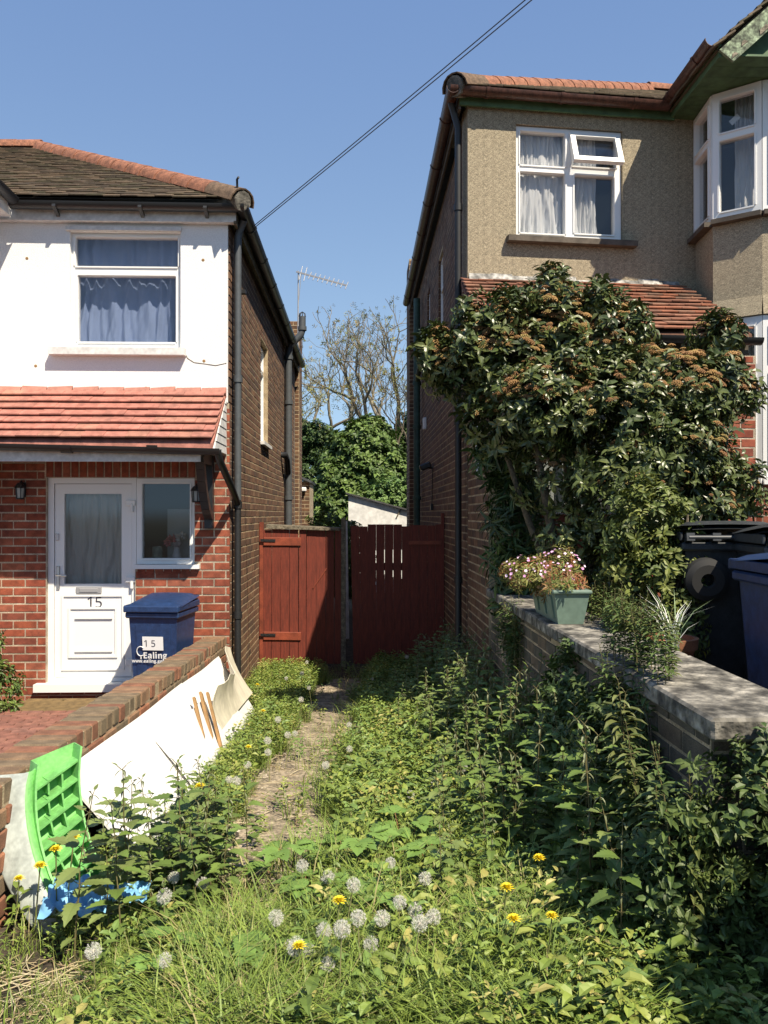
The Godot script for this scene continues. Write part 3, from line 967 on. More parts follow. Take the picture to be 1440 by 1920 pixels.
func lantern(at: Vector3, label: String) -> void:
	var t := thing("wall_lantern", label, "lantern", at)
	var b := MB.new()
	b.box(Vector3(-0.03, -0.06, -0.07), Vector3(0.03, 0.09, -0.058))
	b.tube([Vector3(0, 0.05, -0.058), Vector3(0, 0.105, -0.03), Vector3(0, 0.085, 0)], [0.009], 6)
	own(b, "back_plate", M.black_plastic, t)
	var r := MB.new()
	r.lathe([Vector2(0.0, 0.09), Vector2(0.03, 0.078), Vector2(0.055, 0.045), Vector2(0.06, 0.03), Vector2(0.0, 0.03)], 6)
	own(r, "cap", M.black_plastic, t)
	var g := MB.new()
	g.lathe([Vector2(0.042, 0.03), Vector2(0.034, -0.07)], 6)
	own(g, "glass_shade", M.curtain_net, t)
	var c := MB.new()
	for k in 6:
		var a := TAU * k / 6
		c.bar(Vector3(cos(a) * 0.046, 0.03, sin(a) * 0.046), Vector3(cos(a) * 0.037, -0.075, sin(a) * 0.037), 0.008, 0.008, Vector3(0.3, 0.2, 1))
	c.x = Transform3D(Basis.IDENTITY, Vector3(0, -0.085, 0))
	c.lathe([Vector2(0, 0), Vector2(0.04, 0), Vector2(0.044, 0.014), Vector2(0, 0.016)], 6)
	own(c, "cage", M.black_plastic, t)

func right_house() -> void:
	var h := thing("pebbledash_house", "house with tan pebbledash upper storey, clay tiled porch roof and angled bay windows", "house", Vector3(3.5, 0.4, -12.5))
	var U := Vector3(0.9943, 0, -0.1063)
	var N := Vector3(0.1063, 0, 0.9943)
	var C := Vector3(1.14, 0, -8.5)
	var up := Vector3.UP
	var xs := 1.14
	# upper front, pebbledashed
	var w0 := Rect2(0.53, 4.58 - 4.02, 1.20, 1.20)
	var fr := MB.new()
	fr.slab(C + up * 4.02 + N * 0.06 + U * 0.0, U, up, N, 2.60, 1.95, 0.25, [w0])
	put(fr, "pebbledash_wall", M.pebble, h)
	# the wall under it, behind the porch
	var lo := MB.new()
	lo.slab(C + up * -0.4 - N * 0.02 + U * 0.03, U, up, N, 2.55, 4.415, 0.2, [])
	put(lo, "lower_wall", M.mortar_red, h)
	# passage side
	var sw1 := Rect2(10.95 - 8.5, 3.95 + 0.47, 0.62, 1.32)
	var sw2 := Rect2(13.0 - 8.5, 4.55 + 0.47, 0.5, 0.78)
	var sd := MB.new()
	sd.slab(Vector3(xs + 0.008, -0.47, -8.53), -FZ, up, -RX, 8.42, 6.38, 0.2, [Rect2(sw1.position - Vector2(0.03, 0), sw1.size), Rect2(sw2.position - Vector2(0.03, 0), sw2.size)])
	put(sd, "mortar_side", M.mortar_brown, h)
	var fk := MB.new()
	var fh := Rect2(8.44 - 7.92, 1.98 + 0.42, 0.46, 0.66)
	fk.slab(Vector3(xs + 0.008, -0.42, -8.44), FZ, up, -RX, 1.36, 3.42, 0.2, [fh])
	put(fk, "mortar_porch", M.mortar_brown, h)
	var pc := Pieces.new()
	brickwork(pc, Vector3(xs + 0.008, -0.47, -8.475), -FZ, -RX, 8.4, 6.36, [sw1, sw2], M.brown_bricks)
	brickwork(pc, Vector3(xs + 0.008, -0.42, -8.47), FZ, -RX, 1.39, 3.42, [Rect2(8.47 - 7.92, fh.position.y, 0.46, 0.66)], M.brown_bricks)
	# rear chimney
	var ch := MB.new()
	ch.box(Vector3(1.06, -0.46, -17.9), Vector3(1.6, 7.05, -17.0))
	put(ch, "chimney_core", M.mortar_brown, h)
	brickwork(pc, Vector3(1.06, -0.46, -17.0), RX, FZ, 0.54, 7.5, [], M.brown_bricks)
	brickwork(pc, Vector3(1.06, -0.46, -17.9), FZ, -RX, 0.9, 7.5, [], M.brown_bricks)
	# porch front between the flank and the bay
	var pf := MB.new()
	var pw := Rect2(0.30, 1.15, 0.95, 1.45)
	var pd := Rect2(1.55, 0.0, 0.55, 2.55)
	pf.slab(Vector3(xs + 0.03, 0.42, -7.14), RX, up, FZ, 2.42, 2.62, 0.18, [pw, pd])
	put(pf, "porch_front", M.mortar_red, h)
	brickwork(pc, Vector3(xs + 0.03, 0.42, -7.14), RX, FZ, 2.42, 2.62, [pw, pd], M.red_bricks)
	var cs := MB.new()
	cs.box(Vector3(xs + 0.26, -0.4, -16.9), Vector3(7.0, 5.9, -16.7))
	cs.box(Vector3(7.01, -0.4, -16.9), Vector3(7.2, 5.9, -8.9))
	cs.box(Vector3(xs + 0.02, 5.93, -16.8), Vector3(7.1, 5.96, -9.3))
	cs.hexa([C + up * 5.972 + U * 0.02 - N * 1.0, C + up * 5.972 + U * 6.1 - N * 1.0, C + up * 5.972 + U * 6.1 - N * 0.02, C + up * 5.972 + U * 0.02 - N * 0.02, C + up * 5.99 + U * 0.02 - N * 1.0, C + up * 5.99 + U * 6.1 - N * 1.0, C + up * 5.99 + U * 6.1 - N * 0.02, C + up * 5.99 + U * 0.02 - N * 0.02])
	cs.box(Vector3(xs + 0.26, 3.6, -16.6), Vector3(7.0, 3.7, -9.4))
	put(cs, "inner_shell", M.room, h)
	# upper window: four lights, the upper one on the open side hung out
	var wo := C + U * 0.535 + up * 4.585 + N * 0.025
	var W := window(h, wo, U, N, 1.19, 1.19, [Rect2(0.05, 0.78, 0.50, 0.355), Rect2(0.05, 0.05, 0.50, 0.65), Rect2(0.66, 0.07, 0.45, 0.63), Rect2(0.63, 0.80, 0.50, 0.33)], M.upvc)
	W.set_meta("label", "white four light window with bunched white curtains")
	var tilt := MB.new()
	var th := wo + U * 0.60 + up * 1.165 + N * 0.02
	var dn := (-up * 0.93 + N * 0.36).normalized()
	var on := (N * 0.93 + up * 0.36).normalized()
	tilt.slab(th + dn * 0.39, U, -dn, on, 0.56, 0.39, 0.05, [Rect2(0.055, 0.055, 0.45, 0.28)])
	var tl := put(tilt, "open_top_light", M.upvc, W)
	var tg := MB.new()
	tg.slab(th + dn * 0.34 + U * 0.05 - on * 0.02, U, -dn, on, 0.46, 0.29, 0.006, [])
	put(tg, "top_light_glass", M.glass, tl)
	curtain(W, "curtain", M.curtain_white, wo + U * 0.09 - N * 0.105 + up * 0.02, U, N, 0.50, 1.20, 4.0, 0.03, 12, -0.15)
	curtain(W, "curtain", M.curtain_white, wo + U * 0.64 - N * 0.105 + up * 0.02, U, N, 0.30, 1.20, 3.0, 0.028, 15, -0.2)
	var sl := MB.new()
	sl.hexa([C + U * 0.42 + up * 4.50 - N * 0.05, C + U * 1.86 + up * 4.50 - N * 0.05, C + U * 1.86 + up * 4.50 + N * 0.16, C + U * 0.42 + up * 4.50 + N * 0.16, C + U * 0.42 + up * 4.575 - N * 0.05, C + U * 1.86 + up * 4.575 - N * 0.05, C + U * 1.86 + up * 4.56 + N * 0.16, C + U * 0.42 + up * 4.56 + N * 0.16])
	put(sl, "window_sill", M.sill_stone, h)
	# windows in the passage wall
	for q in [sw1, sw2]:
		var o := Vector3(xs + 0.05, -0.47 + q.position.y + 0.005, -8.5 - q.position.x - q.size.x + 0.005)
		window(h, o, FZ, -RX, q.size.x - 0.01, q.size.y - 0.01, [Rect2(0.05, 0.05, q.size.x - 0.11, q.size.y * 0.6), Rect2(0.05, q.size.y * 0.6 + 0.1, q.size.x - 0.11, q.size.y * 0.4 - 0.16)], M.upvc, 0.06)
		var s := MB.new()
		s.box(Vector3(xs - 0.05, -0.47 + q.position.y - 0.05, -8.5 - q.end.x - 0.05), Vector3(xs + 0.1, -0.47 + q.position.y, -8.5 - q.position.x + 0.05))
		put(s, "window_sill", M.white_paint, h)
	window(h, Vector3(xs + 0.02, 1.985, -7.915), FZ, -RX, 0.45, 0.65, [Rect2(0.05, 0.05, 0.35, 0.55)], M.upvc, 0.06)
	var pwf := window(h, Vector3(xs + 0.035 + 0.30, 1.575, -7.17), RX, FZ, 0.94, 1.44, [Rect2(0.05, 0.05, 0.40, 0.90), Rect2(0.5, 0.05, 0.39, 0.90), Rect2(0.05, 1.02, 0.84, 0.36)], M.upvc, 0.06)
	curtain(pwf, "curtain", M.curtain_net, Vector3(1.45, 1.5, -7.36), RX, FZ, 1.0, 1.5, 6.0, 0.02, 31)
	var pdm := MB.new()
	pdm.slab(Vector3(xs + 0.035 + 1.55, 0.43, -7.18), RX, up, FZ, 0.54, 2.53, 0.05, [Rect2(0.1, 1.3, 0.34, 1.0)])
	var pdr := put(pdm, "porch_door", M.upvc, h)
	var pdg := MB.new()
	pdg.slab(Vector3(xs + 0.035 + 1.64, 1.72, -7.2), RX, up, FZ, 0.36, 1.02, 0.006, [])
	put(pdg, "pane", M.glass, pdr)
	# tiled porch roof
	var A := Vector3(1.08, 3.21, -7.03)
	var B := Vector3(3.50, 3.21, -7.03)
	var D := Vector3(1.08, 4.09, -8.49)
	var E := Vector3(3.54, 4.09, -8.70)
	var pb := MB.new()
	var dv := Vector3(0, 0.05, 0)
	pb.hexa([A, B, E, D, A - dv, B - dv, E - dv, D - dv])
	var pr := put(pb, "porch_roof", tone(M.clay_tiles[3]), h)
	var tp := Pieces.new()
	tiling(tp, A, B, D, E, 15, 13, M.clay_tiles, 0.013, 2.2, null, 2.6)
	emit(tp, "porch_tile", pr, 300)
	var lw := MB.new()
	for i in 10:
		var x0 := 1.16 + 0.235 * i
		var zz := -8.465 - (x0 - 1.14) * 0.105
		var k := rr(0.05, 0.085)
		if i == 5: k = 0.03
		lw.hexa([Vector3(x0, 4.085, zz + 0.07), Vector3(x0 + 0.235, 4.085, zz + 0.05), Vector3(x0 + 0.235, 4.07, zz - 0.06), Vector3(x0, 4.07, zz - 0.06), Vector3(x0, 4.115 + k, zz + 0.012), Vector3(x0 + 0.235, 4.115 + k + rr(-0.01, 0.01), zz - 0.012), Vector3(x0 + 0.235, 4.13 + k, zz - 0.06), Vector3(x0, 4.13 + k, zz - 0.06)])
	put(lw, "mortar_fillet", M.lead_white, pr)
	var ck := MB.new()
	ck.hexa([Vector3(1.135, 3.0, -7.12), Vector3(1.165, 3.0, -7.12), Vector3(1.165, 3.0, -8.48), Vector3(1.135, 3.0, -8.48), Vector3(1.135, 3.17, -7.12), Vector3(1.165, 3.17, -7.12), Vector3(1.165, 4.0, -8.48), Vector3(1.135, 4.0, -8.48)])
	put(ck, "cheek_board", M.pale_green, pr)
	var pfa := MB.new()
	pfa.box(Vector3(1.12, 3.045, -7.12), Vector3(3.5, 3.15, -7.095))
	put(pfa, "porch_fascia", M.sill_stone, pr)
	put(gutter(Vector3(2.3, 3.185, -6.985), Vector3(3.56, 3.16, -6.985), 0.055), "porch_gutter", M.black_plastic, pr)
	emit(pc, "brick", h, 320)
	# main roof: hip over the passage corner
	var e0 := Vector3(1.0, 6.06, -8.28)
	var e1 := e0 + U * 6.0
	var eb := Vector3(1.0, 6.06, -17.0)
	var rp := Vector3(4.28, 7.88, -11.75)
	var re := rp + U * 3.0
	var rf := MB.new()
	rf.quad(e0, e1, re, rp, up)
	rf.tri(e0, eb, rp)
	rf.quad(eb, Vector3(7.2, 6.06, -17.0), re, rp, up)
	var roof := put(rf, "roof", tone(M.mossy_tiles[1]), h)
	var rt := Pieces.new()
	var hip := func(p: Vector3) -> bool: return (p.x - 1.0) > (-8.28 - p.z) * 0.945 - 0.02
	tiling(rt, e0, e0 + U * 5.0, Vector3(1.0, 7.88, -11.4), Vector3(1.0, 7.88, -11.4) + U * 5.0, 30, 34, M.mossy_tiles, 0.016, 2.4, hip)
	emit(rt, "roof_tile", roof, 0)
	ridge(roof, e0 + Vector3(0.24, 0.175, -0.255), rp + Vector3(0, 0.05, 0), 0.125, 0.30, M.ridge)
	ridge(roof, rp + Vector3(-0.02, 0.06, 0.02), re + Vector3(0, 0.06, 0), 0.125, 0.38, M.ridge)
	ridge(roof, e0 + Vector3(-0.03, 0.03, 0.04), e0 + Vector3(0.25, 0.175, -0.26), 0.14, 0.40, M.ridge_old, "hip_end_tile")
	var plug := MB.new()
	plug.tube([e0 + Vector3(-0.02, -0.02, 0.03), e0 + Vector3(0.3, 0.12, -0.3)], [0.105], 10)
	put(plug, "hip_mortar", M.coping, roof)
	# eaves
	var fa := MB.new()
	fa.hexa([C + up * 5.91 + N * 0.10 - U * 0.1, C + up * 5.91 + N * 0.10 + U * 2.3, C + up * 5.91 + N * 0.125 + U * 2.3, C + up * 5.91 + N * 0.125 - U * 0.1, C + up * 6.05 + N * 0.10 - U * 0.1, C + up * 6.05 + N * 0.10 + U * 2.3, C + up * 6.05 + N * 0.125 + U * 2.3, C + up * 6.05 + N * 0.125 - U * 0.1])
	fa.hexa([C + up * 5.955 - U * 0.1, C + up * 5.955 + U * 2.3, C + up * 5.955 + N * 0.1 + U * 2.3, C + up * 5.955 + N * 0.1 - U * 0.1, C + up * 5.97 - U * 0.1, C + up * 5.97 + U * 2.3, C + up * 5.97 + N * 0.1 + U * 2.3, C + up * 5.97 + N * 0.1 - U * 0.1])
	put(fa, "front_fascia", M.green_paint, h)
	var fs := MB.new()
	fs.box(Vector3(1.045, 5.88, -16.9), Vector3(1.07, 6.05, -8.4))
	put(fs, "side_fascia", M.sill_stone, h)
	var g0 := Vector3(0.93, 6.035, -8.27)
	var g1 := g0 + U * 2.42
	put(gutter(g0, g1, 0.068), "front_gutter", M.rust_gutter, h)
	gutter_unions(h, g0, g1, 0.068, 0.8, M.rust_gutter)
	put(gutter(Vector3(0.97, 6.03, -8.22), Vector3(0.97, 6.0, -16.6), 0.066), "side_gutter", M.rust_gutter, h)
	gutter_unions(h, Vector3(0.97, 6.03, -8.3), Vector3(0.97, 6.0, -16.6), 0.066, 1.1, M.rust_gutter)
	# downpipes
	pipe(h, "downpipe", [Vector3(0.97, 5.98, -8.45), Vector3(1.06, 5.75, -8.56), Vector3(1.06, -0.38, -8.56)], 0.036, M.black_pipe, [Vector3(1.06, 4.9, -8.56), Vector3(1.06, 2.6, -8.56), Vector3(1.06, 0.9, -8.56)])
	pipe(h, "soil_pipe", [Vector3(1.05, 5.55, -14.6), Vector3(1.05, -0.4, -14.6)], 0.06, M.green_pipe, [Vector3(1.05, 4.0, -14.6), Vector3(1.05, 3.2, -14.6), Vector3(1.05, 1.9, -14.6)])
	pipe(h, "branch_pipe", [Vector3(1.14, 4.25, -13.9), Vector3(1.06, 4.22, -14.0), Vector3(1.05, 4.05, -14.55)], 0.045, M.green_pipe)
	var vb := MB.new()
	vb.x = Transform3D(Basis.IDENTITY, Vector3(1.11, 3.15, -13.6))
	vb.cbox(Vector3(0.06, 0.2, 0.12), 0.01)
	put(vb, "white_vent", M.upvc, h)
	# security light with its cable
	var sl2 := MB.new()
	sl2.x = Transform3D(Basis(Vector3(0, 0, 1), 0.4), Vector3(1.02, 2.35, -12.4))
	sl2.cbox(Vector3(0.18, 0.10, 0.14), 0.02)
	sl2.x = Transform3D.IDENTITY
	sl2.tube([Vector3(1.14, 2.32, -12.4), Vector3(1.06, 2.34, -12.4)], [0.02], 6)
	sl2.tube([Vector3(1.13, 2.3, -12.4), Vector3(1.125, 1.95, -12.38), Vector3(1.125, 1.75, -12.4)], [0.008], 5)
	sl2.x = Transform3D(Basis.IDENTITY, Vector3(1.12, 1.72, -12.4))
	sl2.cbox(Vector3(0.04, 0.1, 0.09), 0.008)
	put(sl2, "security_lamp", M.black_plastic, h)
	# --- the bay
	var P := [Vector3(3.70, 0, -8.70), Vector3(3.66, 0, -8.17), Vector3(4.03, 0, -7.88), Vector3(4.75, 0, -7.70), Vector3(5.6, 0, -7.85), Vector3(6.1, 0, -8.9)]
	var bay := h
	for i in P.size() - 1:
		var a: Vector3 = P[i]
		var b: Vector3 = P[i + 1]
		var u := (b - a).normalized()
		var n := u.cross(up).normalized() * -1.0
		if n.dot(Vector3(-0.4, 0, 1)) < 0 and i < 3: n = -n
		if i >= 3: n = Vector3(0, 0, 1) if i == 3 else Vector3(1, 0, 0)
		if i >= 3: n = (n - u * n.dot(u)).normalized()
		var len := a.distance_to(b)
		var ap := MB.new()
		ap.slab(a + up * 3.66, u, up, n, len, 0.92, 0.12, [])
		# the apron flares out at its foot
		ap.hexa([a + up * 3.60 - n * 0.1, b + up * 3.60 - n * 0.1, b + up * 3.60 + n * 0.05, a + up * 3.60 + n * 0.05, a + up * 3.80 - n * 0.1, b + up * 3.80 - n * 0.1, b + up * 3.80 + n * 0.004, a + up * 3.80 + n * 0.004])
		put(ap, "bay_apron", M.pebble, bay)
		var bs := MB.new()
		bs.slab(a + up * 0.40, u, up, n, len, 1.50, 0.2, [])
		put(bs, "bay_base", M.mortar_red, bay)
		var bp := Pieces.new()
		brickwork(bp, a + up * 0.40, u, n, len, 1.50, [], M.red_bricks)
		emit(bp, "bay_brick", bay, 60)
		var ss := MB.new()
		ss.hexa([a + up * 4.582 - n * 0.1, b + up * 4.582 - n * 0.1, b + up * 4.582 + n * 0.09, a + up * 4.582 + n * 0.09, a + up * 4.64 - n * 0.1, b + up * 4.64 - n * 0.1, b + up * 4.63 + n * 0.09, a + up * 4.63 + n * 0.09])
		put(ss, "bay_sill", M.sill_stone, bay)
		var ls := MB.new()
		ls.hexa([a + up * 1.902 - n * 0.1, b + up * 1.902 - n * 0.1, b + up * 1.902 + n * 0.07, a + up * 1.902 + n * 0.07, a + up * 1.97 - n * 0.1, b + up * 1.97 - n * 0.1, b + up * 1.96 + n * 0.07, a + up * 1.96 + n * 0.07])
		put(ls, "bay_sill", M.upvc, bay)
		var m := 0.07
		var w1 := window(bay, a + up * 4.642 + n * 0.02, u, n, len, 1.30, [Rect2(m, 0.07, len - 2 * m, 0.72), Rect2(m, 0.88, len - 2 * m, 0.34)], M.upvc, 0.08)
		var w2 := window(bay, a + up * 1.972 + n * 0.02, u, n, len, 1.62, [Rect2(m, 0.07, len - 2 * m, 0.98), Rect2(m, 1.14, len - 2 * m, 0.38)], M.upvc, 0.08)
		if i >= 1:
			curtain(w1, "curtain", M.curtain_white, a + up * 4.6 + u * len * (0.35 if i == 1 else 0.0) - n * 0.22, u, n, len * 0.65, 1.36, 3.0, 0.03, 40 + i)
			curtain(w2, "curtain", M.curtain_net, a + up * 1.95 + u * len * 0.05 - n * 0.22, u, n, len * 0.9, 1.65, 4.0, 0.03, 50 + i)
		if i == 1:
			var tg2 := MB.new()
			tg2.x = Transform3D(Basis(u, up, n) * Basis(Vector3(0, 0, 1), 0.6), a + u * 0.20 + up * 5.66 - n * 0.06)
			tg2.box(Vector3(-0.05, -0.03, 0), Vector3(0.05, 0.03, 0.003))
			put(tg2, "paper_tag", M.curtain_white, w1)
	# green boarded soffit, rust-red gutter and peeling bargeboard of the gable over the bay
	for k in 8:
		var so := MB.new()
		var z0 := -8.95 + 0.185 * k
		so.box(Vector3(3.42 + (0.0), 5.955, z0), Vector3(7.6, 5.975, z0 + 0.180))
		put(so, "soffit_board", M.green_paint, h)
	var gf := MB.new()
	gf.box(Vector3(3.40, 5.93, -8.72), Vector3(3.425, 6.07, -7.46))
	put(gf, "gable_fascia", M.green_paint, h)
	put(gutter(Vector3(3.335, 6.08, -8.70), Vector3(3.335, 6.10, -7.44), 0.07), "gable_gutter", M.rust_gutter, h)
	gutter_unions(h, Vector3(3.335, 6.08, -8.70), Vector3(3.335, 6.10, -7.44), 0.07, 0.6, M.rust_gutter)
	var ga := Vector3(3.38, 6.0, -7.46)
	var gb := Vector3(5.5, 7.90, -7.46)
	var gd := (gb - ga).normalized()
	var gn := Vector3(-gd.y, gd.x, 0)
	var bb := MB.new()
	var q0 := ga + gd * 0.03 - gn * 0.19
	bb.hexa([q0 + Vector3(0, 0, 0.0), gb - gn * 0.19, gb - gn * 0.02, ga - gn * 0.02, q0 + Vector3(0, 0, 0.03), gb - gn * 0.19 + Vector3(0, 0, 0.03), gb - gn * 0.02 + Vector3(0, 0, 0.03), ga - gn * 0.02 + Vector3(0, 0, 0.03)])
	put(bb, "bargeboard", M.peeling, h)
	# flaking strips of bare wood along the board
	for k in 9:
		var fl := MB.new()
		var a0: float = 0.04 + 0.16 * k + rr(-0.03, 0.03)
		var a1 := a0 + rr(0.07, 0.15)
		var lo2 := rr(-0.175, -0.10)
		var hi2 := lo2 + rr(0.03, 0.06)
		fl.hexa([ga + gd * a0 + gn * lo2 + Vector3(0, 0, 0.031), ga + gd * a1 + gn * (lo2 + rr(-0.01, 0.02)) + Vector3(0, 0, 0.031), ga + gd * (a1 - 0.02) + gn * hi2 + Vector3(0, 0, 0.031), ga + gd * (a0 + 0.03) + gn * hi2 + Vector3(0, 0, 0.031), ga + gd * a0 + gn * lo2 + Vector3(0, 0, 0.036), ga + gd * a1 + gn * lo2 + Vector3(0, 0, 0.036), ga + gd * (a1 - 0.02) + gn * hi2 + Vector3(0, 0, 0.036), ga + gd * (a0 + 0.03) + gn * hi2 + Vector3(0, 0, 0.036)])
		put(fl, "bare_patch", M.bare_wood, h)
	var gw := MB.new()
	gw.hexa([Vector3(3.6, 5.98, -7.6), Vector3(5.5, 5.98, -7.6), Vector3(5.5, 7.75, -7.6), Vector3(5.45, 7.75, -7.6), Vector3(3.6, 5.98, -8.6), Vector3(5.5, 5.98, -8.6), Vector3(5.5, 7.75, -8.6), Vector3(5.45, 7.75, -8.6)])
	put(gw, "gable_wall", M.green_paint, h)
	var gr := MB.new()
	var back := Vector3(0, 0, -3.5)
	gr.hexa([ga + gn * -0.02, gb + gn * -0.02, gb + gn * 0.0, ga + gn * 0.0, ga + gn * -0.02 + back, gb + gn * -0.02 + back, gb + back, ga + back])
	var grf := put(gr, "gable_roof", tone(M.mossy_tiles[1]), h)
	var gt := Pieces.new()
	tiling(gt, ga + gd * -0.05 + back, ga + gd * -0.05 + Vector3(0, 0, 0.07), gb + back, gb + Vector3(0, 0, 0.07), 20, 26, M.mossy_tiles, 0.02, 3.0)
	emit(gt, "gable_tile", grf, 40)
	# swan-neck lamp on the porch pier
	var lm := thing("swan_neck_lamp", "small metal swan neck lamp on the brick pier under the clay tiled roof", "lamp", Vector3(2.93, 2.80, -7.13))
	var lmb := MB.new()
	lmb.tube([Vector3(0, -0.05, 0.01), Vector3(0.0, 0.12, 0.03), Vector3(0.02, 0.2, 0.07), Vector3(0.06, 0.21, 0.13), Vector3(0.10, 0.14, 0.17), Vector3(0.11, 0.08, 0.18)], [0.010], 7)
	lmb.box(Vector3(-0.04, -0.10, 0.0), Vector3(0.04, 0.05, 0.012))
	own(lmb, "arm", M.steel, lm)
	var lsh := MB.new()
	lsh.x = Transform3D(Basis.IDENTITY, Vector3(0.11, 0.0, 0.18))
	lsh.lathe([Vector2(0.02, 0.09), Vector2(0.035, 0.07), Vector2(0.09, 0.02), Vector2(0.10, 0.0)], 14)
	own(lsh, "lamp_shade", M.weathered, lm)

func garden_walls() -> void:
	var up := Vector3.UP
	# low brick wall on the white house's side of the passage: its top falls with the ground
	var w := thing("low_brick_wall", "low weathered brick wall running from the paved yard along the passage", "wall", Vector3(-1.47, -0.2, -5.6))
	var top := func(d: float) -> float: return 0.543 - 0.042 * (d - 3.82)
	var d0 := 2.55
	var d1 := 8.26
	var co := MB.new()
	co.hexa([Vector3(-1.58, -0.2, -d0), Vector3(-1.368, -0.2, -d0), Vector3(-1.368, -0.6, -d1), Vector3(-1.58, -0.6, -d1), Vector3(-1.58, top.call(d0) - 0.012, -d0), Vector3(-1.368, top.call(d0) - 0.012, -d0), Vector3(-1.368, top.call(d1) - 0.012, -d1), Vector3(-1.58, top.call(d1) - 0.012, -d1)])
	put(co, "mortar_core", M.mortar_brown, w)
	var p := Pieces.new()
	var al := Vector3(0, -0.042, -1).normalized()
	var nu := Vector3(0, 1, -0.042).normalized()
	var L0 := (d1 - d0) / 1.0
	for r in 8:
		var k := -1
		while true:
			k += 1
			var a := k * 0.232 - (0.116 if r % 2 == 1 else 0.0)
			if a > L0 - 0.02: break
			var s0 := maxf(a, 0.0)
			var s1 := minf(a + 0.232, L0)
			if s1 - s0 < 0.05: continue
			var d: float = d0 + (s0 + s1) / 2
			var y: float = top.call(d) - 0.05 - r * 0.083
			if r > 0:
				p.add(Transform3D(Basis(al, nu, Vector3(1, 0, 0)) , Vector3(-1.40 + rr(-0.003, 0.003), y, -d)), Vector3(s1 - s0 - 0.012, 0.071, 0.09), M.garden_bricks[rng.randi() % 6], 0.006)
				if d > 5.0: p.add(Transform3D(Basis(al, nu, Vector3(1, 0, 0)), Vector3(-1.556, y, -d)), Vector3(s1 - s0 - 0.012, 0.071, 0.06), M.garden_bricks[rng.randi() % 6], 0.006)
	# top course of bricks laid on edge across the wall
	var n := int(L0 / 0.113)
	for i in n:
		var d: float = d0 + (i + 0.5) * 0.113
		p.add(Transform3D(Basis(al, nu, Vector3(1, 0, 0)) * Basis(Vector3(0, 0, 1), rr(-0.03, 0.03)), Vector3(-1.47 + rr(-0.006, 0.006), top.call(d) - 0.045 + rr(-0.005, 0.005), -d)), Vector3(0.103, 0.09, 0.215), M.garden_bricks[[1, 3, 5, 4, 0][rng.randi() % 5]], 0.008)
	emit(p, "brick", w, 300)
	# retaining wall on the pebbledash house's side, with a broad concrete coping
	var g := thing("retaining_wall", "overgrown dark brick retaining wall with broad lichened concrete coping", "wall", Vector3(1.3, 0.0, -4.7))
	var gc := MB.new()
	gc.box(Vector3(1.165, -0.5, -7.06), Vector3(1.47, 0.875, -2.62))
	gc.box(Vector3(1.47, -0.2, -2.85), Vector3(5.0, 0.875, -2.62))
	put(gc, "mortar_core", M.mortar_brown, g)
	var gp := Pieces.new()
	brickwork(gp, Vector3(1.165, -0.42, -7.03), FZ, -RX, 4.41, 1.29, [], M.grey_bricks, 0.232, 0.083, 1.0)
	brickwork(gp, Vector3(1.16, -0.1, -2.62), RX, FZ, 3.0, 0.97, [], M.grey_bricks, 0.232, 0.083, 1.0)
	emit(gp, "brick", g, 300)
	var zz := -7.05
	while zz < -2.7:
		var z1 := minf(zz + rr(0.72, 0.95), -2.50)
		if -2.50 - z1 < 0.4: z1 = -2.50
		var cp := MB.new()
		cp.x = Transform3D(Basis(Vector3(0, 0, 1), rr(-0.012, 0.012)) * Basis(Vector3(0, 1, 0), rr(-0.006, 0.006)), Vector3(1.32, 0.912 + rr(-0.004, 0.004), (zz + z1) / 2))
		cp.cbox(Vector3(0.40, 0.075, z1 - zz - 0.008), 0.010)
		put(cp, "coping_stone", M.coping, g)
		zz = z1
	for i in 4:
		var cp := MB.new()
		cp.x = Transform3D(Basis(Vector3(0, 0, 1), rr(-0.008, 0.008)), Vector3(1.525 + 0.43 + 0.87 * i, 0.91, -2.69))
		cp.cbox(Vector3(0.86, 0.075, 0.38), 0.010)
		put(cp, "coping_stone", M.coping, g)

func plank(W: float, H: float, th: float, cuts := []) -> MB:
	# an upright board with its foot at the origin, front towards +z; cuts: [y0, y1, inset] on its right edge
	var mb := MB.new()
	var ys := [0.0, H]
	for c in cuts:
		ys.append(c[0])
		ys.append(c[1])
	ys.sort()
	for i in ys.size() - 1:
		var ins := 0.0
		for c in cuts:
			if ys[i] >= c[0] - 0.001 and ys[i + 1] <= c[1] + 0.001: ins = c[2]
		mb.box(Vector3(0, ys[i], 0), Vector3(W - ins, ys[i + 1] - (0.0 if i == ys.size() - 2 else 0.0), th))
	return mb

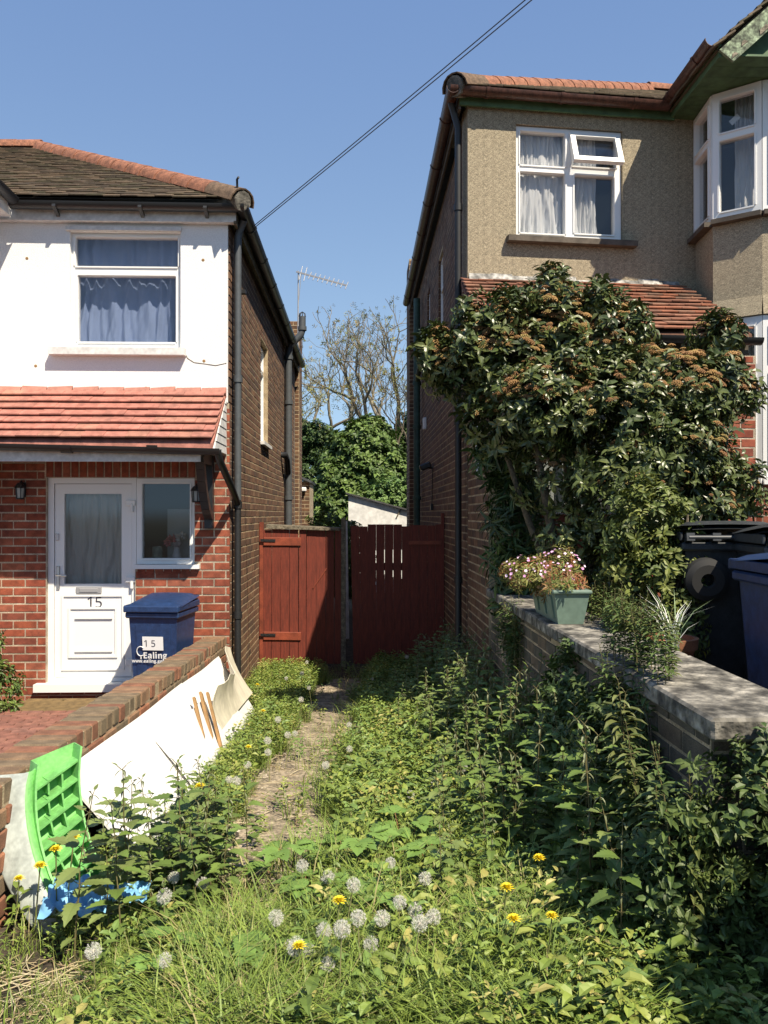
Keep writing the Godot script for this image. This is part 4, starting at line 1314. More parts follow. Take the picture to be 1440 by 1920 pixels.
func gates() -> void:
	var zg := -10.75
	var g := thing("wooden_gate", "sunlit red painted board gate with strap hinges and a weathered capping rail", "gate", Vector3(-1.3, -0.42, zg))
	var base := -0.40
	# hinged leaf of narrow boards, then wider fixed boards
	var x := -1.285
	var ws := [0.115, 0.12, 0.118, 0.12, 0.10, 0.135, 0.13, 0.11, 0.09]
	for i in ws.size():
		var b := plank(ws[i] - 0.006, 1.80 + rr(-0.01, 0.01) - base - 0.42 + 0.02, 0.022)
		var o := own(b, "board", M.gate_red, g)
		o.global_transform = Transform3D(Basis(Vector3(0, 0, 1), rr(-0.004, 0.004)), Vector3(x, base, zg + (0.0 if i < 5 else -0.02) + rr(-0.002, 0.002)))
		x += ws[i]
	for yy in [1.24, -0.02]:
		var st := MB.new()
		st.x = Transform3D(Basis(Vector3(0, 0, 1), rr(-0.03, 0.0)), Vector3(-1.03, yy, zg + 0.032))
		st.cbox(Vector3(0.50, 0.11, 0.02), 0.005)
		put(st, "strap_rail", M.gate_strap, g)
		var hn := MB.new()
		hn.bar(Vector3(-1.32, yy + 0.02, zg + 0.048), Vector3(-1.12, yy + 0.015, zg + 0.048), 0.008, 0.035)
		for k in 3:
			hn.x = Transform3D(Basis(Vector3(1, 0, 0), PI / 2), Vector3(-1.26 + 0.06 * k, yy + 0.018, zg + 0.05))
			hn.lathe([Vector2(0.0, 0.008), Vector2(0.008, 0.005), Vector2(0.010, 0.0)], 7)
		put(hn, "hinge", M.black_plastic, g)
	var cap := MB.new()
	cap.hexa([Vector3(-1.24, 1.415, zg - 0.06), Vector3(-0.26, 1.385, zg - 0.06), Vector3(-0.26, 1.385, zg + 0.06), Vector3(-1.24, 1.415, zg + 0.06), Vector3(-1.24, 1.475, zg - 0.06), Vector3(-0.26, 1.43, zg - 0.06), Vector3(-0.26, 1.42, zg + 0.06), Vector3(-1.24, 1.465, zg + 0.06)])
	put(cap, "capping_rail", M.weathered, g)
	var brace := MB.new()
	brace.bar(Vector3(-0.62, 0.62, zg + 0.012), Vector3(-0.44, 0.88, zg + 0.012), 0.012, 0.012, Vector3(0, 0, 1))
	put(brace, "brace_edge", M.gate_strap, g)
	for q in [[-1.335, 1.50, 0.05, M.gate_strap], [-0.245, 1.56, 0.06, M.weathered]]:
		var po := MB.new()
		po.box(Vector3(q[0], -0.45, zg - 0.06), Vector3(q[0] + q[2], q[1], zg + 0.02))
		put(po, "post", q[3], g)
	var g2 := thing("wooden_gate", "shadowed dark red board gate with light showing through split boards", "gate", Vector3(0.5, -0.42, zg))
	x = -0.12
	for i in 11:
		var w: float = 0.115 if i < 8 else 0.112
		var cuts := []
		if i == 2: cuts = [[1.10, 1.30, 0.007], [0.84, 0.88, 0.009]]
		if i == 3: cuts = [[0.98, 1.31, 0.007]]
		if i == 4: cuts = [[0.94, 1.31, 0.007]]
		if i == 5: cuts = [[0.92, 1.31, 0.008]]
		for c in cuts:
			c[0] += 0.22
			c[1] += 0.22
		var b := plank(w - (0.0015 if i < 7 else 0.004), 1.86 + rr(-0.02, 0.02), 0.022, cuts)
		var o := own(b, "board", M.gate_red, g2)
		var lean := 0.022 if i < 2 else 0.0
		o.global_transform = Transform3D(Basis(Vector3(0, 0, 1), lean), Vector3(x + (0.04 if i < 2 else 0.0) * 1.0, base, zg + (0.004 * (i % 2))))
		x += w
	for yy in [0.15, 1.05]:
		var r := MB.new()
		r.box(Vector3(-0.06, yy - 0.2, zg - 0.05), Vector3(1.08, yy - 0.1, zg - 0.004))
		put(r, "rail", M.gate_red, g2)
	var r2 := MB.new()
	r2.box(Vector3(0.66, 1.20, zg + 0.028), Vector3(1.10, 1.25, zg + 0.045))
	put(r2, "rail", M.gate_strap, g2)
	var po2 := MB.new()
	po2.box(Vector3(1.10, -0.45, zg - 0.05), Vector3(1.137, 1.62, zg + 0.03))
	put(po2, "post", M.gate_red, g2)

func wheelie_bin(at: Vector3, turn: float, m: Material, label: String, group := "") -> Node3D:
	# front of the bin towards +z, hinge and wheels at the back
	var t := thing("wheelie_bin", label, "bin", at, turn, group)
	var b := MB.new()
	var h := 0.95
	b.hexa([Vector3(-0.22, 0.04, -0.22), Vector3(0.22, 0.04, -0.22), Vector3(0.22, 0.0, 0.24), Vector3(-0.22, 0.0, 0.24), Vector3(-0.265, h, -0.30), Vector3(0.265, h, -0.30), Vector3(0.265, h, 0.33), Vector3(-0.265, h, 0.33)])
	# moulded ribs at the front and the rim
	for x in [-0.13, 0.13]: b.hexa([Vector3(x - 0.05, 0.05, 0.235), Vector3(x + 0.05, 0.05, 0.235), Vector3(x + 0.05, 0.05, 0.255), Vector3(x - 0.05, 0.05, 0.255), Vector3(x - 0.06, 0.84, 0.305), Vector3(x + 0.06, 0.84, 0.305), Vector3(x + 0.06, 0.84, 0.325), Vector3(x - 0.06, 0.84, 0.325)])
	b.x = Transform3D(Basis.IDENTITY, Vector3(0, 0.925, 0.015))
	b.cbox(Vector3(0.585, 0.055, 0.70), 0.012)
	own(b, "body", m, t)
	var l := MB.new()
	var rows := []
	for j in 9:
		var r := []
		for i in 9:
			var s := i / 8.0 * 2 - 1
			var q := j / 8.0 * 2 - 1
			var e := maxf(absf(s), absf(q))
			r.append(Vector3(s * 0.298, 1.045 - 0.03 * q - 0.035 * pow(e, 6.0) - 0.01 * s * s, 0.02 + q * 0.365))
		rows.append(r)
	l.sheet(rows, -0.03)
	for x in [-0.15, 0.0, 0.15]:
		l.x = Transform3D(Basis(Vector3(1, 0, 0), 0.085), Vector3(x, 1.050, 0.02))
		l.cbox(Vector3(0.09, 0.018, 0.5), 0.006)
	l.x = Transform3D(Basis.IDENTITY, Vector3(0, 0.985, 0.385))
	l.cbox(Vector3(0.60, 0.06, 0.025), 0.008)
	for s in [-1, 1]:
		l.x = Transform3D(Basis.IDENTITY, Vector3(s * 0.295, 0.99, 0.02))
		l.cbox(Vector3(0.018, 0.055, 0.70), 0.005)
	own(l, "lid", m, t)
	var hd := MB.new()
	hd.tube([Vector3(-0.26, 0.985, -0.37), Vector3(0.26, 0.985, -0.37)], [0.016], 8)
	for x in [-0.25, -0.09, 0.09, 0.25]: hd.bar(Vector3(x, 0.975, -0.29), Vector3(x, 0.99, -0.38), 0.05, 0.05)
	own(hd, "handle", m, t)
	for s in [-1, 1]:
		var wl := MB.new()
		wl.x = Transform3D(Basis(Vector3(0, 0, 1), -PI / 2 * s), Vector3(s * 0.235, 0.10, -0.24))
		wl.lathe([Vector2(0.0, -0.02), Vector2(0.085, -0.02), Vector2(0.1, -0.01), Vector2(0.1, 0.02), Vector2(0.085, 0.03), Vector2(0.05, 0.015), Vector2(0.0, 0.02)], 18)
		own(wl, "wheel", M.rubber, t)
	return t

func bins() -> void:
	var b := wheelie_bin(Vector3(-1.90, gy(7.85) + 0.055, -7.83), -7.0, M.blue_bin, "blue wheelie bin beside the white front door")
	b.scale = Vector3(0.88, 1.0, 0.85)
	# council sticker and printing on the front, which slopes
	var slope := Basis(Vector3(1, 0, 0), 0.094)
	var o: Basis = b.global_transform.basis.orthonormalized() * slope
	var at := func(x: float, y: float, off: float) -> Vector3: return b.global_transform * (Vector3(x, y, 0.24 + 0.0947 * y + off))
	var st := MB.new()
	st.box(Vector3(-0.10, -0.065, 0.0), Vector3(0.10, 0.065, 0.002))
	var so := own(st, "sticker", M.upvc, b)
	so.global_transform = Transform3D(o, at.call(-0.0, 0.66, 0.022))
	letters("1 5", 0.062, M.ink, b, at.call(-0.035, 0.66, 0.0255), o, 400, "sticker_number")
	letters("Ealing", 0.058, M.upvc, b, at.call(0.02, 0.545, 0.023), o, 700, "council_name")
	letters("www.ealing.gov.uk", 0.030, M.upvc, b, at.call(-0.02, 0.492, 0.023), o, 600, "web_address")
	var tr := MB.new()
	var rows := []
	for k in 13:
		var a := PI * 0.25 + TAU * 0.72 * k / 12.0
		rows.append(Vector3(cos(a) * 0.038, sin(a) * 0.045 + 0.01, 0.001))
	tr.tube(rows, [0.005], 5)
	tr.tube([Vector3(0, -0.03, 0.001), Vector3(0, -0.065, 0.001)], [0.006], 5)
	var to := own(tr, "council_emblem", M.upvc, b)
	to.global_transform = Transform3D(o, at.call(-0.135, 0.575, 0.023))
	# the bins of the raised garden
	var k := wheelie_bin(Vector3(2.40, 0.47, -5.35), 172.0, M.dark_bin, "dark grey wheelie bin with a black wheel hung on its back")
	wheelie_bin(Vector3(2.62, 0.47, -4.70), 170.0, M.dark_bin, "dark grey wheelie bin squeezed between the wheel and the blue bin")
	var wl := MB.new()
	wl.x = Transform3D(Basis(Vector3(1, 0, 0), PI / 2 - 0.12), Vector3(0.15, 0.72, -0.35))
	wl.lathe([Vector2(0.04, -0.03), Vector2(0.045, -0.055), Vector2(0.10, -0.055), Vector2(0.135, -0.035), Vector2(0.135, 0.03), Vector2(0.1, 0.05), Vector2(0.04, 0.03)], 24)
	own(wl, "spare_wheel", M.rubber, k)
	wheelie_bin(Vector3(2.34, 0.34, -4.02), 176.0, M.blue_bin, "blue wheelie bin behind the coping, in front of the dark grey ones")

func slide() -> void:
	# a child's slide stood on end against the low wall: pale side rails, green ribbed underside
	var t := thing("toy_slide", "green and pale grey plastic toy slide stood on end against the low brick wall", "slide", Vector3(-1.12, 0.05, -3.15))
	var spine := []   # (x, y, z) of the edge nearest the camera, top to bottom, and half width of the rail
	for q in [[-1.345, 0.575, -3.20], [-1.34, 0.40, -3.17], [-1.31, 0.22, -3.13], [-1.26, 0.07, -3.08], [-1.20, -0.02 + 0.06, -3.02]]:
		spine.append(Vector3(q[0], q[1], q[2]))
	# pale rail: a curved sheet turned to the camera
	var rows := []
	for i in 13:
		var a := i / 12.0
		var p := Vector3(lerpf(-1.50, -1.43, a), 0.57 - 0.56 * a, -3.22 + 0.2 * a)
		var bow := 0.25 * a * a
		var w := lerpf(0.19, 0.12, pow(a, 0.7))
		rows.append([p + Vector3(bow, 0, 0), p + Vector3(bow + w * 0.1, 0, 0.012), p + Vector3(bow + w * 0.5, 0.004, 0.018), p + Vector3(bow + w * 0.9, 0.008, 0.012), p + Vector3(bow + w, 0.008, 0.0)])
	var r := MB.new()
	r.sheet(rows, 0.03)
	put(r, "side_rail", M.grey_toy, t)
	var r2rows := []
	for row in rows:
		r2rows.append([row[4] + Vector3(-0.01, 0.0, -0.002), row[4] + Vector3(0.012, 0.004, 0.004), row[4] + Vector3(0.016, 0.004, -0.03)])
	var rim := MB.new()
	rim.sheet(r2rows, 0.008)
	put(rim, "rail_rim", M.green_toy, t)
	# flared foot of the slide
	var ft := MB.new()
	var e: Vector3 = rows[12][0]
	ft.hexa([e + Vector3(-0.01, 0, -0.02), e + Vector3(0.30, 0.03, -0.25), e + Vector3(0.34, 0.02, -0.18), e + Vector3(0.02, -0.005, 0.04), e + Vector3(0.03, -0.09, -0.02), e + Vector3(0.32, -0.08, -0.25), e + Vector3(0.36, -0.08, -0.17), e + Vector3(0.06, -0.09, 0.05)])
	put(ft, "foot", M.grey_toy, t)
	var fg := MB.new()
	fg.tube([e + Vector3(0.02, -0.06, -0.03), e + Vector3(0.06, -0.12, -0.02), e + Vector3(0.10, -0.13, 0.0)], [0.03, 0.035, 0.03], 9)
	put(fg, "foot_cap", M.green_toy, t)
	# green underside with its lattice of ribs, turned back from the rail
	var g0 := func(a: float, s: float) -> Vector3:
		var q: Vector3 = Vector3(lerpf(-1.285, -1.31, a) + 0.25 * a * a, 0.60 - 0.56 * a, -3.24 + 0.2 * a)
		return q + Vector3(0.125, 0.035 - 0.01 * a, -0.13) * s
	var bed := []
	for i in 13:
		var l := []
		for s in [0.0, 0.33, 0.66, 1.0]: l.append(g0.call(i / 12.0, s) + Vector3(-0.05, 0, -0.06))
		bed.append(l)
	var bm := MB.new()
	bm.sheet(bed, 0.006)
	put(bm, "slide_bed", M.green_toy, t)
	for s in [0.0, 1.0]:
		var wl := []
		for i in 13:
			var p: Vector3 = g0.call(i / 12.0, s)
			wl.append([p + Vector3(-0.052, 0, -0.062), p + Vector3(0.0, 0.0, 0.0)])
		var wm := MB.new()
		wm.sheet(wl, 0.008)
		put(wm, "bed_edge", M.green_toy, t)
	for k in 7:
		var a := 0.12 + k * 0.125
		var p0: Vector3 = g0.call(a + 0.05, 0.0)
		var p1: Vector3 = g0.call(a - 0.03, 1.0)
		var rb := MB.new()
		rb.hexa([p0 + Vector3(-0.05, 0.0, -0.06), p1 + Vector3(-0.05, 0, -0.06), p1 + Vector3(-0.006, 0, -0.008), p0 + Vector3(-0.006, 0, -0.008), p0 + Vector3(-0.05, -0.008, -0.06), p1 + Vector3(-0.05, -0.008, -0.06), p1 + Vector3(-0.006, -0.008, -0.008), p0 + Vector3(-0.006, -0.008, -0.008)])
		put(rb, "rib", M.green_toy, t)
		for s in [0.3, 0.62]:
			var m0: Vector3 = g0.call(a + 0.02, s)
			var m1: Vector3 = g0.call(a + 0.125, s + 0.05)
			var cr := MB.new()
			cr.hexa([m0 + Vector3(-0.05, 0, -0.06), m1 + Vector3(-0.05, 0, -0.06), m1 + Vector3(-0.02, 0, -0.025), m0 + Vector3(-0.008, 0, -0.01), m0 + Vector3(-0.044, 0, -0.064), m1 + Vector3(-0.044, 0, -0.064), m1 + Vector3(-0.014, 0, -0.029), m0 + Vector3(-0.002, 0, -0.014)])
			put(cr, "cross_rib", M.green_toy, t)
	# crumpled blue plastic
	for q in [[Vector3(-1.03, 0.19, -2.98), 0.12, "crumpled light blue plastic sheet at the foot of the toy slide"], [Vector3(-0.83, 0.22, -2.95), 0.06, "scrap of blue plastic among the nettles beside the toy slide"]]:
		var f := FastNoiseLite.new()
		f.seed = 5 + int(q[1] * 100)
		f.frequency = 1.0
		var rws := []
		for j in 12:
			var l := []
			for i in 12:
				var s := i / 11.0 - 0.5
				var u := j / 11.0 - 0.5
				l.append(q[0] + Vector3(s * 2.0, 0.0, u * 1.4) * q[1] + Vector3(0, 0.5 * q[1] * f.get_noise_2d(i * 0.45, j * 0.45) + 0.35 * q[1] * absf(f.get_noise_2d(i * 0.8 + 7, j * 0.8)) - 0.4 * q[1] * u, 0))
			rws.append(l)
		var sm := MB.new()
		sm.sheet(rws, 0.002)
		var so := put(sm, "plastic_sheet", M.blue_film)
		tag(so, q[2], "plastic sheet")

func boards() -> void:
	var lean := func(d: float, t: float, off: float) -> Vector3:
		# t = 0 at the foot, 1 at the top edge against the wall
		return Vector3(lerpf(-0.98, -1.335, t) + off, lerpf(gy(d) + 0.01, 0.43 - 0.044 * (d - 3.8), t), -d)
	var spec := [[3.62, 6.05, 0.0, 1.0, "long white board leaning on the low brick wall, its end behind the nettles"], [5.85, 7.65, -0.012, 0.98, "white board leaning on the low wall next to the downpipe corner"], [4.8, 6.9, 0.028, 0.72, "shorter white sheet resting over the leaning boards"]]
	for s in spec:
		var mb := MB.new()
		var rows := []
		for j in 5:
			var l := []
			for i in 9: l.append(lean.call(lerpf(s[0], s[1], i / 8.0), s[3] * j / 4.0, s[2] + 0.008 * sin(i * 0.9 + j)))
			rows.append(l)
		mb.sheet(rows, 0.012)
		tag(put(mb, "white_board", M.white_board), s[4], "board", "boards dumped against the low wall")
	# torn, curled cream sheet
	var cs := MB.new()
	var rows := []
	for j in 7:
		var l := []
		for i in 13:
			var a := i / 12.0
			var t := j / 6.0
			var d := 6.1 + 1.75 * a
			var edge := 0.05 * sin(a * 9.0) + 0.03 * sin(a * 23.0)
			var p: Vector3 = lean.call(d, 0.30 + (0.52 + 0.28 * a + edge) * t, 0.04)
			l.append(p + Vector3(0.07 * sin(a * 5.0) * t + 0.13 * t * t, 0.0, 0))
		rows.append(l)
	cs.sheet(rows, 0.006)
	tag(put(cs, "cream_sheet", M.cream_sheet), "torn curled cream sheet lying over the white boards", "sheet")
	for q in [[5.75, -1.2, 0.10, 0.028], [5.95, -1.19, 0.09, 0.045], [6.0, -1.15, 0.08, 0.03]]:
		var bt := MB.new()
		bt.bar(Vector3(q[1] + 0.16, q[2] - 0.16, -q[0] + 0.22), Vector3(q[1], q[2] + 0.17, -q[0] - 0.1), q[3], 0.02, Vector3(1, 0.3, 0))
		tag(put(bt, "timber_batten", M.raw_timber), "splintered timber batten lying on the white boards", "batten", "battens on the boards")

func yard() -> void:
	# red block paving of the yard, laid in courses
	var y := thing("yard_paving", "red block paving in front of the white front door", "paving", Vector3(-3.5, -0.3, -6.5), 0, "", "structure")
	var bed := MB.new()
	bed.quad(Vector3(-7, gy(8.3) + 0.03, -8.3), Vector3(-1.6, gy(8.3) + 0.03, -8.3), Vector3(-1.6, gy(2.6) + 0.03, -2.6), Vector3(-7, gy(2.6) + 0.03, -2.6), Vector3.UP)
	put(bed, "sand_bed", tone(L(0.22, 0.13, 0.085)), y)
	var p := Pieces.new()
	var tones := [L(0.33, 0.14, 0.10), L(0.36, 0.155, 0.11), L(0.30, 0.13, 0.095), L(0.38, 0.17, 0.12), L(0.34, 0.16, 0.12)]
	var sl := Basis(Vector3(1, 0, 0), atan(0.075))
	for r in 34:
		var d := 8.25 - (r + 0.5) * 0.105
		for k in 13:
			var x := -1.70 - (k + (0.5 if r % 2 == 1 else 0.0)) * 0.21
			p.add(Transform3D(sl, Vector3(x - 0.1, gy(d) + 0.03 + rr(-0.001, 0.003), -d)), Vector3(0.204, 0.05, 0.10), tones[rng.randi() % 5], 0.004)
	emit(p, "paving_block", y, 300)
	var m := MB.new()
	m.x = Transform3D(sl, Vector3(-2.90, gy(7.78) + 0.065, -7.80))
	m.cbox(Vector3(0.78, 0.018, 0.50), 0.006)
	tag(put(m, "doormat", M.mat_coir), "brown coir doormat in front of the white door", "doormat")
	var st := MB.new()
	st.x = Transform3D(sl, Vector3(-2.20, gy(7.5) + 0.09, -7.4))
	st.cbox(Vector3(0.42, 0.10, 0.22), 0.012)
	tag(put(st, "stone_block", M.coping), "worn grey stone block lying beside the doormat", "stone")

func overhead() -> void:
	var pts0 := Vector3(-1.16, 4.68, -8.62)
	var dirv := Vector3(2.38, 0.88, 2.6)
	for k in 2:
		var mb := MB.new()
		var p := []
		for i in 25:
			var a := i / 24.0 * 3.0
			p.append(pts0 + dirv * a + Vector3(0.02 * k, -0.10 * sin(a / 3.0 * PI) - 0.016 * k * (0.5 + a), 0))
		mb.tube(p, [0.0045], 6)
		tag(put(mb, "overhead_wire", M.wire), "thin dark overhead wire running up from the white house's eaves", "wire", "pair of overhead wires")
	var a := thing("television_aerial", "comb shaped television aerial on a thin mast above the soil pipe", "aerial", Vector3(-1.26, 5.2, -16.4))
	var m := MB.new()
	m.tube([Vector3(-1.27, 4.6, -16.5), Vector3(-1.26, 6.62, -16.5)], [0.014], 6)
	put(m, "mast", M.steel, a)
	var b0 := Vector3(-1.30, 6.60, -16.5)
	var b1 := Vector3(-0.26, 6.24, -16.2)
	var b := MB.new()
	b.bar(b0, b1, 0.03, 0.03)
	put(b, "boom", M.steel, a)
	for i in 11:
		var q := b0.lerp(b1, (i + 1.0) / 11.0)
		var e := MB.new()
		var s := 0.09 if i > 1 else 0.16
		e.tube([q + Vector3(-0.03, -s, 0.07), q + Vector3(0.03, s, -0.07)], [0.009], 5)
		put(e, "element", M.steel, a)
	var br := MB.new()
	br.tube([b0.lerp(b1, 0.10), Vector3(-1.26, 5.9, -16.5)], [0.006], 5)
	put(br, "stay", M.steel, a)

func sprig(n: int, L0: float, W0: float, spread: float, seed_: int, tall := 0.10, droop := 0.3) -> ArrayMesh:
	# a twig along +y with leaves round it
	var keep := rng.state
	rng.seed = seed_
	var mb := MB.new()
	for i in n:
		var t := float(i) / n
		var a := i * 2.4 + rr(-0.4, 0.4)
		var f := (Vector3(cos(a), 0, sin(a)) * spread + Vector3.UP * rr(0.2, 0.9)).normalized()
		var k := rr(0.75, 1.15)
		mb.col = Color(1, 1, 1) * rr(0.78, 1.15)
		mb.leaf(Vector3(0, tall * t, 0) + f * 0.008, f, Vector3.UP + rdir() * 0.35, L0 * k, W0 * k, droop + rr(-0.1, 0.2), rr(0.12, 0.35))
	rng.state = keep
	return mb.mesh()

func outward(o: Vector3) -> Basis:
	var y := o.normalized()
	var x := y.cross(rdir()).normalized()
	return Basis(x, y, x.cross(y))

# clumps of leaves through lobes: [centre, radii] ; denser towards the surface
func foliage(parent: Node, called: String, me: Mesh, m: Material, lobes: Array, per_m3: float, cols: Array, smin: float, smax: float, fill := 0.55, up_bias := 0.5, keep_out = null) -> void:
	var xs := []
	var cs := []
	for lb in lobes:
		var r: Vector3 = lb[1]
		var area := (r.x * r.y + r.y * r.z + r.x * r.z) * 4.19
		var n := int(area * per_m3)
		var dens: float = lb[2] if lb.size() > 2 else 1.0
		n = int(n * dens)
		for i in n:
			var d := rdir()
			var q := lerpf(fill, 1.05, sqrt(rng.randf()))
			var p: Vector3 = lb[0] + Vector3(d.x * r.x, d.y * r.y, d.z * r.z) * q * (1.0 + 0.10 * sin(d.x * 7.0 + d.y * 9.0) + 0.08 * sin(d.z * 13.0))
			if keep_out != null and keep_out.call(p): continue
			var b := outward(d + Vector3.UP * up_bias + rdir() * 0.6)
			xs.append(Transform3D(b.scaled(Vector3.ONE * rr(smin, smax)), p))
			var c: Color = cols[rng.randi() % cols.size()]
			cs.append(c * rr(0.82, 1.18))
	var o := many(me, called, m, parent, xs, cs)
	o.set_meta("kind", "stuff")

func branchy(mb: MB, p: Vector3, d: Vector3, len: float, r: float, level: int, ends: Array, twist := 0.35) -> void:
	var pts := [p]
	var rad := [r]
	var q := p
	var steps := 4
	for i in steps:
		d = (d + rdir() * twist + Vector3.UP * 0.10).normalized()
		q += d * len / steps
		pts.append(q)
		rad.append(lerpf(r, r * 0.62, (i + 1.0) / steps))
	mb.tube(pts, rad, 7 if level > 2 else 5, false)
	if level <= 1: ends.append([q, d])
	if level == 0: return
	var kids := 2 if level > 3 else 3
	for k in kids:
		var at: Vector3 = q if k < 2 else pts[2]
		branchy(mb, at, (d + rdir() * 0.85 + Vector3.UP * 0.15).normalized(), len * rr(0.66, 0.86), r * (0.60 if k < 2 else 0.42), level - 1, ends, twist)

func trees() -> void:
	var pale := sprig(7, 0.16, 0.06, 1.0, 71, 0.25)
	var big := sprig(14, 0.20, 0.12, 1.0, 72, 0.30)
	var specs := [
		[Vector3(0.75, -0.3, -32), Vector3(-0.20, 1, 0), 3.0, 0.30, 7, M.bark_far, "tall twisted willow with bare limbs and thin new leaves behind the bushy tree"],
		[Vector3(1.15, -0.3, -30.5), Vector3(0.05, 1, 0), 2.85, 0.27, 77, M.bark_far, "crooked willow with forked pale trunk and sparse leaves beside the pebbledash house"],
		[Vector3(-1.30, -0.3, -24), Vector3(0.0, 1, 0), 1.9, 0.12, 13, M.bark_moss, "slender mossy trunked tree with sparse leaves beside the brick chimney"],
		[Vector3(1.78, -0.3, -28), Vector3(0.03, 1, 0), 2.3, 0.15, 19, M.bark, "dark slender tree hard against the pebbledash house's rear corner"]]
	for s in specs:
		rng.seed = s[4]
		var t := thing("bare_tree", s[6], "tree", s[0])
		var mb := MB.new()
		var ends := []
		branchy(mb, s[0], s[1], s[2], s[3], 6, ends, 0.30)
		put(mb, "trunk", s[5], t)
		var xs := []
		var cs := []
		for e in ends:
			for k in 1:
				xs.append(Transform3D(outward(rdir() + Vector3.UP).scaled(Vector3.ONE * rr(0.35, 0.75)), e[0] + rdir() * 0.25))
				cs.append([L(0.24, 0.24, 0.07), L(0.28, 0.22, 0.08), L(0.18, 0.20, 0.06)][rng.randi() % 3])
		many(pale, "crown", M.leaf, t, xs, cs).set_meta("kind", "stuff")
	rng.seed = 401
	var g := thing("bushy_tree", "dense rounded dark green tree filling the view down the passage", "tree", Vector3(0.2, -0.4, -26.5))
	var tk := MB.new()
	tk.tube([Vector3(0.2, -0.4, -26.6), Vector3(0.25, 1.2, -26.6), Vector3(0.1, 2.6, -26.6)], [0.2, 0.15, 0.08], 9)
	put(tk, "trunk", M.bark, g)
	var greens := [L(0.08, 0.14, 0.026), L(0.11, 0.175, 0.034), L(0.06, 0.11, 0.022), L(0.13, 0.20, 0.04)]
	foliage(g, "crown", big, M.leaf, [
		[Vector3(0.05, 3.0, -26.3), Vector3(1.15, 1.35, 1.1)], [Vector3(-0.55, 2.2, -26.0), Vector3(0.8, 1.1, 0.9)], [Vector3(0.85, 2.5, -26.2), Vector3(0.75, 1.1, 0.9)],
		[Vector3(0.1, 1.2, -25.9), Vector3(1.2, 1.1, 0.9)], [Vector3(-0.9, 1.0, -25.6), Vector3(0.6, 0.9, 0.7)], [Vector3(0.35, 4.0, -26.4), Vector3(0.6, 0.65, 0.6)]], 110.0, greens, 0.55, 1.0)
	var specs2 := [
		["leafy_tree", "mid green tree behind the slender trunk beside the brick chimney", Vector3(-2.3, -0.4, -31), [[Vector3(-2.2, 3.0, -31), Vector3(1.2, 1.9, 1.0)], [Vector3(-1.6, 4.3, -31), Vector3(0.7, 0.7, 0.6)], [Vector3(-2.2, 1.0, -31), Vector3(1.3, 1.3, 1.0)]], 40.0],
		["leafy_tree", "shaded leafy tree behind the dark slender tree by the pebbledash house", Vector3(1.9, -0.4, -31), [[Vector3(1.9, 3.2, -29.5), Vector3(0.9, 1.5, 0.8)], [Vector3(2.2, 4.6, -29.5), Vector3(0.7, 0.8, 0.6)], [Vector3(1.7, 1.4, -29), Vector3(1.1, 1.4, 0.8)]], 45.0]]
	for s in specs2:
		var t := thing(s[0], s[1], "tree", s[2])
		var k := MB.new()
		k.tube([s[2], s[2] + Vector3(0.05, 1.5, 0), s[2] + Vector3(0, 3.0, 0)], [0.2, 0.14, 0.07], 8)
		put(k, "trunk", M.bark, t)
		foliage(t, "crown", big, M.leaf, s[3], s[4], [L(0.06, 0.11, 0.025), L(0.08, 0.13, 0.03), L(0.045, 0.09, 0.02)], 0.5, 0.95)
	var ivy := thing("ivy_hedge", "light green ivy hedge showing over the white shed's sloping roof", "hedge", Vector3(1.0, -0.4, -24))
	foliage(ivy, "leaves", big, M.leaf, [[Vector3(0.75, 1.6, -23.6), Vector3(0.7, 0.9, 0.6)], [Vector3(1.55, 1.75, -23.6), Vector3(0.8, 1.0, 0.6)], [Vector3(1.1, 0.6, -23.6), Vector3(1.2, 1.0, 0.6)]], 90.0, [L(0.12, 0.21, 0.045), L(0.15, 0.24, 0.06), L(0.09, 0.17, 0.04)], 0.35, 0.65)
	var low := thing("garden_bush", "low bush just behind the sunlit red gate", "bush", Vector3(-0.6, -0.4, -17))
	foliage(low, "leaves", big, M.leaf, [[Vector3(-0.65, 0.75, -17), Vector3(0.5, 0.85, 0.5)], [Vector3(-0.25, 0.6, -17.2), Vector3(0.5, 0.8, 0.5)]], 90.0, [L(0.08, 0.14, 0.03), L(0.11, 0.18, 0.04)], 0.28, 0.5)
	# white lean-to shed
	var sh := thing("white_shed", "white walled shed with a dark sloping roof edge beyond the gates", "shed", Vector3(0.6, -0.45, -21.4))
	var w := MB.new()
	w.hexa([Vector3(-0.29, -0.45, -21.0), Vector3(1.9, -0.45, -21.0), Vector3(1.9, -0.45, -22.6), Vector3(-0.29, -0.45, -22.6), Vector3(-0.29, 2.12, -21.0), Vector3(1.9, 1.53, -21.0), Vector3(1.9, 1.53, -22.6), Vector3(-0.29, 2.12, -22.6)])
	put(w, "wall", M.shed_white, sh)
	var r := MB.new()
	r.hexa([Vector3(-0.36, 2.145, -20.9), Vector3(2.0, 1.51, -20.9), Vector3(2.0, 1.51, -22.7), Vector3(-0.36, 2.145, -22.7), Vector3(-0.36, 2.185, -20.9), Vector3(2.0, 1.55, -20.9), Vector3(2.0, 1.55, -22.7), Vector3(-0.36, 2.185, -22.7)])
	put(r, "roof", M.felt, sh)
	var st := MB.new()
	st.bar(Vector3(0.97, 1.52, -20.985), Vector3(1.10, 1.78, -20.985), 0.035, 0.03, Vector3(0, 0, 1))
	put(st, "batten", M.weathered, sh)
	var po := MB.new()
	po.hexa([Vector3(-0.24, -0.45, -13.2), Vector3(-0.17, -0.45, -13.2), Vector3(-0.17, -0.45, -13.27), Vector3(-0.24, -0.45, -13.27), Vector3(-0.28, 1.50, -13.2), Vector3(-0.20, 1.50, -13.2), Vector3(-0.20, 1.50, -13.27), Vector3(-0.28, 1.50, -13.27)])
